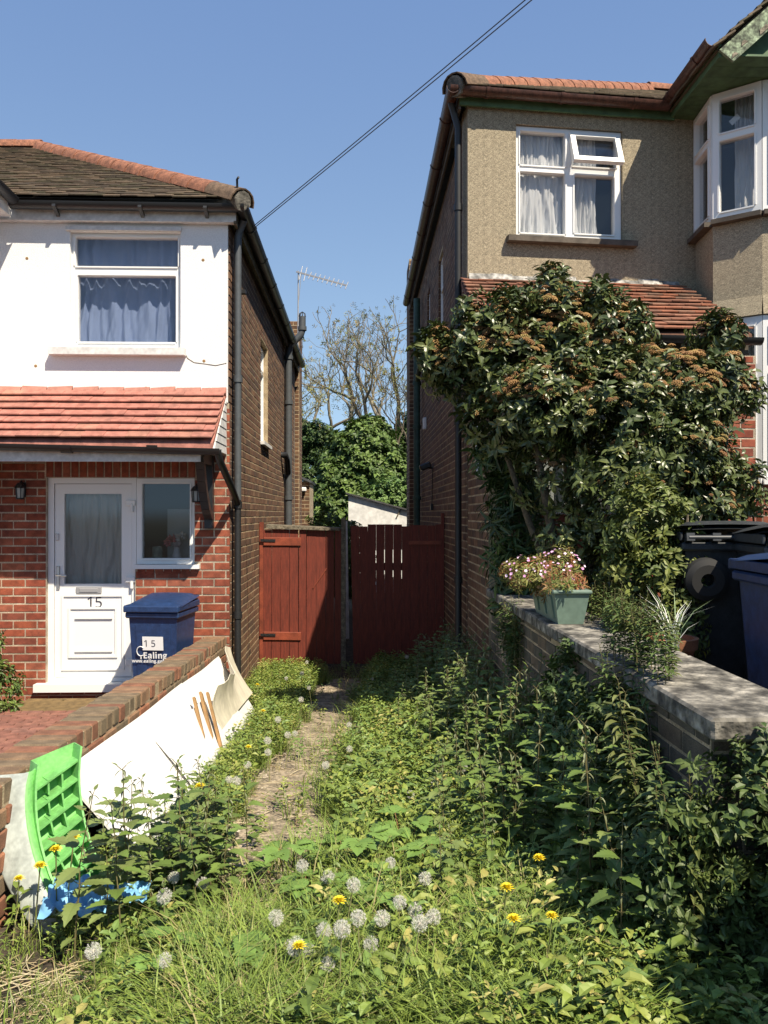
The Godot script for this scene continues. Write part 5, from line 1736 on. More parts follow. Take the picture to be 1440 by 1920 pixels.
	tag(put(po, "pale_post", M.shed_white), "pale upright post seen through the gap between the gates", "post")

func shrubs() -> void:
	rng.seed = 900
	var s := thing("flowering_shrub", "large evergreen shrub with rust brown spent flower heads behind the coping", "shrub", Vector3(1.85, 0.46, -6.3))
	var tr := MB.new()
	for q in [[Vector3(1.72, 2.6, -6.3), 0.07], [Vector3(1.3, 2.3, -6.0), 0.05], [Vector3(2.4, 2.2, -6.1), 0.06], [Vector3(2.8, 2.3, -6.2), 0.045], [Vector3(1.62, 3.0, -6.4), 0.045], [Vector3(1.0, 2.5, -6.2), 0.035]]:
		var m: Vector3 = Vector3(1.85, 0.4, -6.3).lerp(q[0], 0.5) + Vector3(rr(-0.1, 0.1), 0.1, rr(-0.1, 0.1))
		tr.tube([Vector3(1.85 + rr(-0.08, 0.08), 0.4, -6.3 + rr(-0.08, 0.08)), m, q[0]], [q[1], q[1] * 0.75, q[1] * 0.4], 8)
	put(tr, "trunk", M.bark, s)
	var sp := sprig(11, 0.072, 0.032, 1.0, 51, 0.09)
	var dark := [L(0.055, 0.078, 0.02), L(0.075, 0.10, 0.026), L(0.042, 0.062, 0.018), L(0.09, 0.115, 0.032), L(0.11, 0.13, 0.04)]
	var lobes := [
		[Vector3(1.50, 2.95, -6.3), Vector3(0.38, 0.45, 0.35)], [Vector3(1.52, 3.30, -6.3), Vector3(0.10, 0.24, 0.10), 1.3], [Vector3(1.12, 2.80, -6.25), Vector3(0.36, 0.36, 0.34)], [Vector3(0.80, 2.74, -6.2), Vector3(0.24, 0.18, 0.22)],
		[Vector3(1.90, 2.85, -6.3), Vector3(0.36, 0.38, 0.36)], [Vector3(2.05, 3.08, -6.3), Vector3(0.11, 0.22, 0.11), 1.3], [Vector3(2.38, 2.50, -6.1), Vector3(0.42, 0.36, 0.36)], [Vector3(2.68, 2.52, -6.1), Vector3(0.26, 0.22, 0.24)], [Vector3(2.79, 2.82, -6.15), Vector3(0.10, 0.26, 0.10), 1.3],
		[Vector3(2.95, 2.50, -6.1), Vector3(0.11, 0.12, 0.12)],
		[Vector3(1.92, 2.30, -6.0), Vector3(0.42, 0.45, 0.40)], [Vector3(1.40, 2.42, -6.1), Vector3(0.40, 0.34, 0.36)], [Vector3(2.32, 2.02, -5.95), Vector3(0.42, 0.36, 0.36)], [Vector3(2.72, 1.80, -6.0), Vector3(0.26, 0.20, 0.24)], [Vector3(2.95, 1.70, -5.95), Vector3(0.12, 0.07, 0.12)],
		[Vector3(2.0, 1.78, -5.95), Vector3(0.38, 0.34, 0.34)], [Vector3(2.48, 1.62, -5.95), Vector3(0.34, 0.30, 0.30)], [Vector3(1.1, 2.35, -6.25), Vector3(0.26, 0.24, 0.24), 0.7], [Vector3(1.55, 1.9, -6.25), Vector3(0.3, 0.3, 0.3), 0.4], [Vector3(1.7, 1.35, -6.2), Vector3(0.3, 0.3, 0.3), 0.35], [Vector3(2.2, 1.25, -6.1), Vector3(0.4, 0.3, 0.3), 0.8]]
	# loose shoots that break the outline
	for k in 46:
		var lb: Array = lobes[rng.randi() % 16]
		var d := rdir()
		d.y = absf(d.y) + 0.15
		d = d.normalized()
		if lb[0].x + d.x * lb[1].x > 2.95 or lb[0].y + d.y * lb[1].y > 3.2: continue
		lobes.append([lb[0] + Vector3(d.x * lb[1].x, d.y * lb[1].y, d.z * lb[1].z) * 1.05 + Vector3(0, 0.05, 0), Vector3(0.06, rr(0.08, 0.17), 0.06), 1.5])
	var gap := FastNoiseLite.new()
	gap.seed = 6
	gap.frequency = 2.6
	foliage(s, "crown", sp, M.glossy, lobes, 195.0, dark, 0.7, 1.3, 0.62, 0.6, func(p: Vector3) -> bool: return gap.get_noise_3dv(p) > 0.26)
	# spent flower heads: flat clusters of rusty buds at the outside, turned up
	var fh := MB.new()
	for i in 26:
		var a := i * 2.4
		var r := 0.006 * sqrt(i)
		fh.col = Color(1, 1, 1) * (0.7 + 0.5 * float((i * 7) % 5) / 5.0)
		var c := Vector3(cos(a) * r * 1.0, 0.03 - r * r * 14.0, sin(a) * r * 1.0)
		fh.x = Transform3D(Basis.IDENTITY, c)
		fh.lathe([Vector2(0, 0.006), Vector2(0.0055, 0), Vector2(0, -0.006)], 4)
		fh.x = Transform3D.IDENTITY
		if i % 3 == 0: fh.leaf(Vector3.ZERO, c.normalized(), Vector3(0.3, 0.2, 1), c.length(), 0.003)
	var xs := []
	var cs := []
	for lb in lobes:
		if lb[0].y < 1.5: continue
		var r: Vector3 = lb[1]
		for i in int((r.x * r.y + r.y * r.z + r.x * r.z) * 380.0 * (2.2 if lb[0].y > 2.4 else 0.7)):
			var d := rdir()
			if gap.get_noise_3d(lb[0].x * 3.0 + d.x, lb[0].y * 3.0 + d.y, d.z) < -0.12: continue
			d.y = absf(d.y) * 0.9 + 0.05 * d.y
			d.z = absf(d.z) if rng.randf() < 0.6 else d.z
			xs.append(Transform3D(outward(d + Vector3.UP * 1.2).scaled(Vector3.ONE * rr(0.4, 1.35)), lb[0] + Vector3(d.x * r.x, d.y * r.y, d.z * r.z) * rr(0.98, 1.14)))
			cs.append([L(0.28, 0.15, 0.05), L(0.34, 0.20, 0.07), L(0.24, 0.12, 0.045), L(0.28, 0.20, 0.06)][rng.randi() % 4])
	many(fh.mesh(), "flower_heads", M.bloom, s, xs, cs).set_meta("kind", "stuff")
	# lighter bush in front of it
	var b := thing("yellow_green_bush", "yellow green small leaved bush in front of the dark evergreen shrub", "bush", Vector3(1.98, 0.46, -5.3))
	var bs := MB.new()
	for k in 7: bs.tube([Vector3(1.98 + rr(-0.05, 0.05), 0.46, -5.3), Vector3(1.98 + rr(-0.2, 0.2), 1.0, -5.3 + rr(-0.1, 0.1)), Vector3(1.98 + rr(-0.3, 0.3), 1.6, -5.3 + rr(-0.15, 0.15))], [0.016, 0.011, 0.005], 6)
	put(bs, "stems", M.bark, b)
	foliage(b, "leaves", sprig(10, 0.055, 0.028, 1.0, 52, 0.08), M.leaf, [[Vector3(1.92, 1.50, -5.3), Vector3(0.24, 0.32, 0.2)], [Vector3(2.08, 1.15, -5.25), Vector3(0.26, 0.36, 0.2)], [Vector3(1.80, 1.2, -5.35), Vector3(0.14, 0.34, 0.15), 0.7], [Vector3(2.05, 0.8, -5.2), Vector3(0.2, 0.25, 0.2), 0.8]], 230.0, [L(0.13, 0.16, 0.03), L(0.10, 0.135, 0.028), L(0.165, 0.19, 0.04), L(0.08, 0.11, 0.025)], 0.75, 1.2, 0.3)
	# long-leaved dark plants against the porch
	var c := thing("porch_creeper", "dark narrow leaved greenery growing against the porch flank", "plant", Vector3(1.42, 0.46, -6.75))
	var cst := MB.new()
	for k in 6: cst.tube([Vector3(1.45 + 0.04 * k, 0.46, -6.7), Vector3(1.36 + 0.05 * k, 1.2, -6.7 + rr(-0.1, 0.1)), Vector3(1.3 + 0.06 * k, 1.95, -6.7 + rr(-0.1, 0.1))], [0.012, 0.009, 0.004], 5)
	put(cst, "stems", M.bark, c)
	foliage(c, "leaves", sprig(9, 0.14, 0.026, 1.0, 53, 0.08, 0.5), M.leaf, [[Vector3(1.32, 1.55, -6.72), Vector3(0.22, 0.5, 0.18)], [Vector3(1.40, 1.0, -6.65), Vector3(0.24, 0.4, 0.2)], [Vector3(1.22, 2.1, -6.75), Vector3(0.22, 0.25, 0.16)]], 130.0, [L(0.045, 0.085, 0.02), L(0.06, 0.11, 0.025), L(0.035, 0.065, 0.018)], 0.75, 1.2, 0.2)
	# shrub by the front door
	var d := thing("doorside_shrub", "small sunlit green shrub against the red brick beside the white door", "shrub", Vector3(-3.7, -0.3, -7.75))
	var ds := MB.new()
	for k in 6: ds.tube([Vector3(-3.65, -0.3, -7.75), Vector3(-3.65 + rr(-0.2, 0.2), 0.1, -7.75 + rr(-0.1, 0.1)), Vector3(-3.6 + rr(-0.25, 0.25), 0.5, -7.75)], [0.012, 0.008, 0.004], 5)
	put(ds, "stems", M.bark, d)
	foliage(d, "leaves", sprig(10, 0.055, 0.028, 1.0, 54, 0.07), M.leaf, [[Vector3(-3.68, 0.25, -7.7), Vector3(0.26, 0.38, 0.22)], [Vector3(-3.50, -0.05, -7.65), Vector3(0.26, 0.26, 0.25)], [Vector3(-3.85, 0.05, -7.6), Vector3(0.3, 0.4, 0.25)]], 170.0, [L(0.10, 0.16, 0.03), L(0.14, 0.20, 0.04), L(0.07, 0.12, 0.025)], 0.7, 1.15)
	for q in [[-3.42, -8.12], [-2.95, -8.1], [-2.55, -8.1], [-2.72, -8.12]]:
		var wd := MB.new()
		wd.x = Transform3D(Basis.IDENTITY, Vector3(q[0], gy(8.1) + 0.05, q[1] + 0.05))
		wd.col = L(0.13, 0.20, 0.04)
		for k in 14:
			var a := k * 2.4
			var f := Vector3(cos(a), rr(0.3, 1.2), absf(sin(a))).normalized()
			wd.leaf(f * 0.02, f, Vector3.UP + rdir() * 0.2, rr(0.06, 0.11), rr(0.03, 0.045))
		tag(put(wd, "step_weed", M.leaf), "small weed sprouting along the foot of the white door sill", "weed", "weeds along the door sill")

func wall_cover() -> void:
	rng.seed = 77
	var w := thing("wall_creeper", "dark tangled creeper covering the retaining wall's corner below the coping", "creeper", Vector3(1.1, 0.05, -3.0))
	var st := MB.new()
	for k in 16:
		var d := rr(2.5, 4.3)
		st.tube([Vector3(1.10, gy(d), -d), Vector3(1.12, 0.4, -d + rr(-0.1, 0.1)), Vector3(1.10, rr(0.6, 0.85), -d + rr(-0.15, 0.15))], [0.006, 0.004, 0.002], 5)
	put(st, "stems", M.bark, w)
	var lobes := []
	for k in 16: lobes.append([Vector3(rr(1.02, 1.12), rr(0.12, 0.62), -rr(2.45, 4.4)), Vector3(0.10, 0.24, 0.22)])
	for k in 9: lobes.append([Vector3(rr(1.15, 2.0), rr(0.12, 0.62), -rr(2.42, 2.55)), Vector3(0.24, 0.26, 0.10)])
	foliage(w, "leaves", sprig(14, 0.036, 0.019, 1.0, 57, 0.08), M.leaf, lobes, 330.0, [L(0.06, 0.10, 0.024), L(0.08, 0.125, 0.03), L(0.05, 0.08, 0.02), L(0.10, 0.14, 0.035)], 0.7, 1.2, 0.3)
	var h := thing("added_shade_hedge", "unseen green hedge added by the street to shade the corner of the retaining wall", "hedge", Vector3(2.4, 0.08, -1.3))  # out of view, added so its shadow falls on the wall corner and bank
	var hs := MB.new()
	for k in 9: hs.tube([Vector3(1.7 + 0.2 * k, 0.05, -1.3), Vector3(1.7 + 0.2 * k + rr(-0.1, 0.1), 1.0, -1.3), Vector3(1.7 + 0.2 * k, 1.6, -1.3 + rr(-0.2, 0.2))], [0.02, 0.015, 0.006], 6)
	put(hs, "stems", M.bark, h)
	var hl := []
	for k in 8: hl.append([Vector3(1.70 + 0.26 * k, 0.6, -1.25), Vector3(0.3, 0.6, 0.42)])
	for k in 8: hl.append([Vector3(1.80 + 0.26 * k, 1.25, -1.25), Vector3(0.3, 0.55, 0.40)])
	foliage(h, "leaves", sprig(12, 0.07, 0.04, 1.0, 58, 0.10), M.leaf, hl, 130.0, [L(0.07, 0.12, 0.03), L(0.09, 0.14, 0.035)], 1.0, 1.6, 0.4)

func flower_trough() -> void:
	var t := thing("flower_trough", "green plastic trough standing on the coping", "planter", Vector3(1.25, 0.952, -5.0))
	var b := MB.new()
	b.hexa([Vector3(-0.075, 0, -0.30), Vector3(0.075, 0, -0.30), Vector3(0.075, 0, 0.30), Vector3(-0.075, 0, 0.30), Vector3(-0.105, 0.185, -0.33), Vector3(0.105, 0.185, -0.33), Vector3(0.105, 0.185, 0.33), Vector3(-0.105, 0.185, 0.33)])
	for z in [-0.2, 0.0, 0.2]: b.hexa([Vector3(-0.09, 0.03, z - 0.05), Vector3(-0.09, 0.03, z + 0.05), Vector3(-0.07, 0.03, z + 0.05), Vector3(-0.07, 0.03, z - 0.05), Vector3(-0.112, 0.16, z - 0.055), Vector3(-0.112, 0.16, z + 0.055), Vector3(-0.09, 0.16, z + 0.055), Vector3(-0.09, 0.16, z - 0.055)])
	own(b, "body", M.trough, t)
	var r := MB.new()
	r.x = Transform3D(Basis.IDENTITY, Vector3(0, 0.192, 0))
	r.cbox(Vector3(0.235, 0.022, 0.69), 0.006)
	own(r, "rim", M.trough, t)
	var f := thing("trough_flowers", "feathery red and green plants with small pink flowers in the trough", "flowers", Vector3(1.25, 1.15, -5.0))
	foliage(f, "foliage", sprig(14, 0.045, 0.010, 1.0, 61, 0.06), M.leaf, [[Vector3(1.23, 1.16, -5.0), Vector3(0.13, 0.06, 0.34)], [Vector3(1.26, 1.21, -5.15), Vector3(0.12, 0.10, 0.22)], [Vector3(1.07, 1.21, -5.1), Vector3(0.15, 0.05, 0.2), 0.7], [Vector3(1.30, 1.28, -5.1), Vector3(0.06, 0.10, 0.10), 0.6], [Vector3(1.18, 1.25, -5.2), Vector3(0.06, 0.09, 0.08), 0.6]], 620.0, [L(0.20, 0.20, 0.045), L(0.24, 0.14, 0.045), L(0.15, 0.19, 0.04), L(0.26, 0.09, 0.035), L(0.24, 0.24, 0.06)], 0.7, 1.1, 0.2)
	var fl := MB.new()
	for k in 5:
		var a := TAU * k / 5
		fl.leaf(Vector3.ZERO, Vector3(cos(a), 0.25, sin(a)).normalized(), Vector3.UP, 0.013, 0.012, 0.1, 0.1)
	var xs := []
	var cs := []
	for i in 90:
		var d := rdir()
		d.y = absf(d.y)
		var c: Vector3 = [Vector3(1.20, 1.17, -5.0), Vector3(1.28, 1.25, -5.1), Vector3(1.05, 1.21, -5.1)][rng.randi() % 3]
		xs.append(Transform3D(outward(d + Vector3(-0.2, 0.5, 0.5)).scaled(Vector3.ONE * rr(0.55, 1.0)), c + Vector3(d.x * 0.15, d.y * 0.13, d.z * 0.28)))
		cs.append([L(0.72, 0.42, 0.66), L(0.80, 0.62, 0.76), L(0.6, 0.28, 0.5)][rng.randi() % 3])
	many(fl.mesh(), "blossoms", M.bloom, f, xs, cs).set_meta("kind", "stuff")
	# terracotta pot and a white-leaved tuft behind the coping
	var p := thing("terracotta_pot", "terracotta plant pot behind the coping next to the dark bins", "pot", Vector3(1.78, 0.55, -4.6))
	var pm := MB.new()
	pm.lathe([Vector2(0, 0), Vector2(0.11, 0), Vector2(0.16, 0.28), Vector2(0.175, 0.28), Vector2(0.18, 0.34), Vector2(0.155, 0.34), Vector2(0.15, 0.30), Vector2(0, 0.30)], 22)
	own(pm, "pot", M.terracotta, p)
	var w := thing("variegated_grass", "tuft of arching white striped leaves spilling over the coping", "plant", Vector3(1.56, 0.93, -3.95))
	var wm := MB.new()
	for k in 30:
		var a := rr(0, TAU)
		var h := Vector3(cos(a), 0, sin(a))
		var len := rr(0.18, 0.40)
		wm.col = L(0.72, 0.73, 0.66) if k % 3 > 0 else L(0.3, 0.4, 0.2)
		blade(wm, Vector3(rr(-0.03, 0.03), 0, rr(-0.03, 0.03)), h, len, 0.008, rr(0.35, 1.1))
	own(wm, "leaves", M.leaf, w)

func blade(mb: MB, b: Vector3, h: Vector3, len: float, w: float, bend: float) -> void:
	var s := h.cross(Vector3.UP).normalized() * w / 2
	var p := []
	for i in 4:
		var t := i / 3.0
		p.append(b + Vector3.UP * len * (t - 0.35 * bend * t * t) + h * len * bend * 0.7 * t * t)
	for i in 3:
		var w0 := 1.0 - 0.25 * i
		var w1 := 0.75 - 0.25 * i if i < 2 else 0.0
		mb.tri(p[i] - s * w0, p[i + 1] - s * w1, p[i] + s * w0)
		if i < 2: mb.tri(p[i] + s * w0, p[i + 1] - s * w1, p[i + 1] + s * w1)

func path_x(d: float) -> float:
	return lerpf(-0.47, -0.20, clampf((d - 3.4) / 5.6, 0, 1)) + 0.05 * sin(d * 2.1)

func nettle(h: float, seed_: int, c: Color, narrow := false) -> Array:
	# [stem mesh, leaf mesh]: opposite pairs of toothed leaves, smaller towards the top
	var keep := rng.state
	rng.seed = seed_
	var st := MB.new()
	st.col = L(0.14, 0.12, 0.05)
	var lf := MB.new()
	var p := []
	var r := []
	var lean := Vector3(rr(-0.14, 0.14), 0, rr(-0.14, 0.14))
	for i in 8:
		var t := i / 7.0
		p.append(Vector3.UP * h * t + lean * h * t * t + Vector3(rr(-0.004, 0.004), 0, rr(-0.004, 0.004)))
		r.append(lerpf(0.0042, 0.0016, t))
	st.tube(p, r, 5, false)
	var pairs := 9
	for k in pairs:
		var t := 0.14 + 0.86 * k / (pairs - 1.0)
		var q := Vector3.UP * h * t + lean * h * t * t
		var a := k * PI / 2 + rr(-0.3, 0.3)
		var big := lerpf(0.6, 1.0, sin(PI * clampf(t * 0.9 + 0.05, 0, 1))) * (1.0 if t < 0.8 else lerpf(1.0, 0.35, (t - 0.8) / 0.2))
		for s in [0.0, PI]:
			var f := (Vector3(cos(a + s), 0, sin(a + s)) + Vector3.UP * (rr(0.0, 0.5) + (0.9 if t > 0.92 else 0.0))).normalized()
			var L1: float = rr(0.085, 0.115) * big * (h / 0.6) ** 0.4
			lf.col = c * rr(0.8, 1.2)
			st.tube([q, q + f * 0.02], [0.0014], 4, false)
			if narrow: lf.leaf(q + f * 0.01, f, Vector3.UP, L1 * 1.0, L1 * 0.34, rr(0.2, 0.5))
			else: lf.toothed(q + f * 0.02, f, Vector3.UP + rdir() * 0.15, L1, L1 * rr(0.56, 0.68), rr(0.2, 0.5), rr(0.1, 0.3))
			if narrow and k > 0:
				var f2 := f.rotated(Vector3.UP, 1.3)
				lf.leaf(q - Vector3.UP * h * 0.04, f2, Vector3.UP, L1 * 0.9, L1 * 0.3, rr(0.2, 0.5))
				lf.leaf(q - Vector3.UP * h * 0.07, f2.rotated(Vector3.UP, 2.2), Vector3.UP, L1 * 0.8, L1 * 0.28, rr(0.2, 0.5))
		# drooping strings of tiny flowers under the upper pairs
		if t > 0.55 and not narrow:
			lf.col = L(0.16, 0.18, 0.09)
			for s in 3:
				var f := Vector3(cos(a + s * 2.1 + 1.0), 0.1, sin(a + s * 2.1 + 1.0)).normalized()
				lf.leaf(q, (f - Vector3.UP * 0.5).normalized(), Vector3.UP, 0.035, 0.008, 0.5)
	rng.state = keep
	return [st.mesh(), lf.mesh()]

func scatter(protos: Array, called: String, label: String, category: String, group: String, spots: Array) -> void:
	# protos: [[part name, mesh, material], ...] per variant; spots: [position, turn, scale, variant, label override]
	var made := {}
	for s in spots:
		var v: int = s[3] % protos.size()
		var o: Node3D
		if not made.has(v):
			o = Node3D.new()
			add_child(o)
			for q in protos[v]: inst(q[1], q[0], q[2], o)
			made[v] = o
		else:
			o = made[v].duplicate()
			add_child(o)
		o.name = numbered(called)
		o.transform = Transform3D(Basis(Vector3.UP, s[1]).scaled(Vector3.ONE * s[2]), s[0])
		tag(o, label, category, group)

func weeds() -> void:
	rng.seed = 2024
	var NP := []
	for i in 5:
		var c: Color = [L(0.12, 0.18, 0.04), L(0.145, 0.21, 0.05), L(0.10, 0.155, 0.035), L(0.16, 0.205, 0.06), L(0.13, 0.195, 0.042)][i]
		var q := nettle(0.6, 300 + i, c)
		NP.append([["stem", q[0], M.stalk], ["leaves", q[1], M.leaf]])
	var spots := []
	var put_n := func(x: float, d: float, k: float) -> void: spots.append([Vector3(x, gy(d) - 0.01, -d), rr(0, TAU), k, rng.randi()])
	# stand of nettles in front of the boards
	for i in 30:
		var d := rr(2.72, 3.6)
		put_n.call(rr(-0.90, -0.50) + (d - 3.0) * 0.03, d, rr(0.5, 0.95))
	for q in [[-0.86, 3.0, 1.08], [-0.68, 3.1, 1.04], [-0.99, 2.82, 0.98]]: put_n.call(q[0], q[1], q[2])
	scatter(NP, "nettle_plant", "stinging nettle in the clump before the white boards and the toy slide", "nettle", "nettles before the white boards", spots)
	spots = []
	put_n = func(x: float, d: float, k: float) -> void: spots.append([Vector3(x, gy(d) - 0.01, -d), rr(0, TAU), k, rng.randi()])
	for i in 190:
		var d := 2.5 + 7.2 * pow(rng.randf(), 1.25)
		var x := lerpf(0.22, 1.10, sqrt(rng.randf()))
		put_n.call(x, d, rr(0.42, 0.72) + (0.7 if d > 2.9 else 0.3) * clampf((x - 0.3) / 0.8, 0, 1))
	scatter(NP, "nettle_plant", "stinging nettle in the bank along the retaining wall", "nettle", "nettles along the retaining wall", spots)
	# willowherb growing out of the coping
	var WP := []
	for i in 3:
		var q := nettle(0.5, 340 + i, [L(0.09, 0.14, 0.035), L(0.12, 0.14, 0.04), L(0.075, 0.115, 0.03)][i], true)
		WP.append([["stem", q[0], M.stalk], ["leaves", q[1], M.leaf]])
	spots = []
	for i in 46:
		var hang := i % 2 == 0
		var d: float = 3.30 + rr(-0.30, 0.34)
		spots.append([Vector3(rr(1.02, 1.17) if hang else rr(1.12, 1.24), rr(0.35, 0.75) if hang else 0.94, -d), rr(0, TAU), rr(0.45, 0.85) if hang else rr(0.32, 0.66), i])
	scatter(WP, "willowherb", "narrow leaved weed in the clump spilling over the middle of the coping", "weed", "weeds spilling over the coping", spots)
	spots = []
	for i in 26: spots.append([Vector3(rr(1.36, 1.56), 0.93, -rr(4.3, 4.95)), rr(0, TAU), rr(0.25, 0.55), i])
	for i in 16: spots.append([Vector3(rr(1.05, 1.16), rr(0.3, 0.75), -rr(5.55, 5.95)), rr(0, TAU), rr(0.5, 0.95), i])
	scatter(WP, "willowherb", "narrow leaved weed beside the flower trough", "weed", "weeds beside the flower trough", spots)
	spots = []
	for i in 24: spots.append([Vector3(rr(0.95, 1.13), gy(2.6) + rr(0.0, 0.45), -rr(2.45, 3.0)), rr(0, TAU), rr(0.6, 1.0), i])
	scatter(WP, "willowherb", "narrow leaved weed at the foot of the coping's corner", "weed", "weeds at the wall corner", spots)
	# three-lobed seedlings
	var BP := []
	for i in 3:
		var st := MB.new()
		var lf := MB.new()
		st.col = L(0.22, 0.10, 0.05)
		for k in 5:
			var a := k * 2.4 + i
			var f := Vector3(cos(a), 0, sin(a))
			var top := f * rr(0.05, 0.13) + Vector3.UP * rr(0.10, 0.24)
			st.tube([Vector3.ZERO, top * 0.5 + Vector3.UP * 0.03, top], [0.003, 0.002], 5, false)
			for s in [-0.9, 0.0, 0.9]:
				lf.col = L(0.14, 0.235, 0.05) * rr(0.85, 1.2)
				lf.toothed(top, (f.rotated(Vector3.UP, s) + Vector3.UP * 0.15).normalized(), Vector3.UP + rdir() * 0.15, 0.10 if s == 0.0 else 0.085, 0.075, 0.25, 0.15, 7)
		BP.append([["stem", st.mesh(), M.stalk], ["leaves", lf.mesh(), M.leaf]])
	spots = []
	for q in [[0.0, 3.35, 1.1], [-0.30, 3.3, 1.0], [-0.12, 2.95, 0.95], [0.13, 2.85, 0.9], [-0.40, 2.62, 0.9], [-0.28, 2.5, 0.85], [0.3, 3.2, 1.0], [0.02, 3.05, 0.9], [-0.2, 3.05, 0.8], [0.2, 3.6, 1.1], [-0.62, 2.55, 0.8], [0.4, 2.9, 0.8]]:
		spots.append([Vector3(q[0], gy(q[1]), -q[1]), rr(0, TAU), q[2], rng.randi()])
	scatter(BP, "bramble_seedling", "broad leaved bramble seedling among the grass and dandelions", "bramble", "bramble seedlings in the grass", spots)
	# one seedling with yellow-green feathered leaves
	var asq := thing("ash_seedling", "yellow green feather leaved seedling standing out against the shaded bank", "seedling", Vector3(0.90, gy(3.3), -3.3))
	var ast := MB.new()
	ast.col = L(0.2, 0.15, 0.08)
	ast.tube([Vector3.ZERO, Vector3(0.0, 0.25, 0.02), Vector3(-0.02, 0.42, 0.05)], [0.005, 0.004, 0.003], 6)
	own(ast, "stem", M.stalk, asq)
	var alf := MB.new()
	for k in 6:
		var a := k * 1.05
		var f := Vector3(cos(a), 0.35, sin(a)).normalized()
		for j in 5:
			for s in [-1, 1]:
				alf.col = L(0.27, 0.32, 0.05) * rr(0.85, 1.15)
				alf.leaf(Vector3(-0.02, 0.42, 0.05) + f * (0.025 + 0.022 * j), (f + f.cross(Vector3.UP).normalized() * s * 0.9).normalized(), Vector3.UP, 0.045, 0.018)
		alf.leaf(Vector3(-0.02, 0.42, 0.05) + f * 0.135, f, Vector3.UP, 0.05, 0.02)
	own(alf, "leaves", M.leaf, asq)
	# dandelion clocks
	var CP := []
	for i in 3:
		var st := MB.new()
		var hh: float = [0.25, 0.31, 0.21][i]
		var ln := Vector3([0.02, -0.03, 0.01][i], hh, [0.01, 0.02, -0.02][i])
		st.col = L(0.20, 0.20, 0.08)
		st.tube([Vector3.ZERO, ln * 0.5 + Vector3(0.01, 0, 0), ln], [0.0025, 0.0022], 5, false)
		var hd := MB.new()
		hd.col = L(0.62, 0.58, 0.50)
		hd.x = Transform3D(Basis.IDENTITY, ln)
		hd.lathe([Vector2(0, 0.007), Vector2(0.006, 0.004), Vector2(0.007, 0), Vector2(0.005, -0.005), Vector2(0, -0.007)], 8)
		for k in 300:
			var f := rdir()
			var o := f * rr(0.017, 0.023)
			hd.col = L(0.70, 0.69, 0.65)
			var s := f.cross(rdir()).normalized() * 0.0005
			hd.tri(f * 0.005 - s, o, f * 0.005 + s)
			for j in 4:
				var e := (f + rdir() * 0.9).normalized() * 0.007
				hd.tri(o - s, o + e, o + s)
		CP.append([["stalk", st.mesh(), M.stalk], ["seed_head", hd.mesh(), M.seed]])
	spots = []
	for q in [[720, 1715], [600, 1720], [575, 1800], [540, 1760], [550, 1718], [645, 1685], [750, 1712], [790, 1640], [390, 1870], [620, 1752], [318, 1675], [312, 1770], [320, 1800], [190, 1745], [745, 1805], [775, 1780], [590, 1745], [565, 1735], [610, 1700], [705, 1740], [770, 1690], [680, 1760], [520, 1700], [640, 1790], [800, 1720], [660, 1405], [650, 1350], [610, 1430], [500, 1380], [535, 1375], [555, 1378], [520, 1350], [560, 1310], [585, 1290], [540, 1272], [565, 1270], [580, 1245], [430, 1435], [470, 1420], [820, 1445], [765, 1465], [700, 1265], [760, 1240], [620, 1840], [505, 1395], [440, 1455], [862, 1440]]:
		# placed on the ground that these heads stand over
		var best := 3.0
		for k in 160:
			var d := 2.3 + k * 0.05
			if 965.0 + (1.6 - gy(d) - 0.24) * F / d > q[1]: best = d
		var x: float = best * tan(atan((q[0] - 720.0) / F) + deg_to_rad(YAW))
		spots.append([Vector3(x, gy(best), -best), rr(0, TAU), rr(0.78, 1.02), rng.randi()])
	scatter(CP, "dandelion_clock", "white dandelion seed head on its stalk among the weeds of the passage", "dandelion", "dandelion clocks in the passage", spots)
	var YP := []
	for i in 2:
		var st := MB.new()
		var ln := Vector3(0.02, [0.28, 0.21][i], 0.02)
		st.col = L(0.16, 0.18, 0.06)
		st.tube([Vector3.ZERO, ln * 0.5, ln], [0.0026, 0.0022], 5, false)
		var hd := MB.new()
		for k in 60:
			var a := k * 2.4
			var t := k / 60.0
			hd.col = L(0.84, 0.68, 0.03) * rr(0.85, 1.1)
			hd.leaf(ln, Vector3(cos(a) * (1 - t * 0.8), 0.25 + t, sin(a) * (1 - t * 0.8)).normalized(), Vector3.UP, 0.023 - 0.008 * t, 0.006, 0.2, 0.1)
		YP.append([["stalk", st.mesh(), M.stalk], ["flower_head", hd.mesh(), M.bloom]])
	spots = []
	for q in [[930, 1680], [970, 1735], [1017, 1742], [1028, 1800], [622, 1697], [65, 1848], [28, 1895], [120, 1885], [108, 1852], [457, 1395], [485, 1283], [545, 1275], [500, 1345], [368, 1512], [677, 1338], [885, 1190], [905, 1215], [560, 1765], [820, 1205]]:
		var best := 3.0
		for k in 160:
			var d := 2.3 + k * 0.05
			if 965.0 + (1.6 - gy(d) - 0.24) * F / d > q[1]: best = d
		var x: float = best * tan(atan((q[0] - 720.0) / F) + deg_to_rad(YAW))
		spots.append([Vector3(x, gy(best), -best), rr(0, TAU), rr(1.0, 1.3), rng.randi()])
	scatter(YP, "dandelion", "yellow dandelion flower among the weeds of the passage", "dandelion", "yellow dandelions in the passage", spots)
	# what nobody could count: grass blades, low leaves, litter
	var gr := MB.new()
	for k in 16:
		var a := rr(0, TAU)
		gr.col = Color(1, 1, 1) * rr(0.75, 1.2)
		blade(gr, Vector3(rr(-0.05, 0.05), 0, rr(-0.05, 0.05)), Vector3(cos(a), 0, sin(a)), rr(0.10, 0.26), rr(0.003, 0.006), rr(0.2, 1.2))
	var xs := []
	var cs := []
	var tall := func(x: float, d: float) -> float: return (1.35 if d < 3.7 and x < 0.7 else 1.0) if x > path_x(d) else 0.75
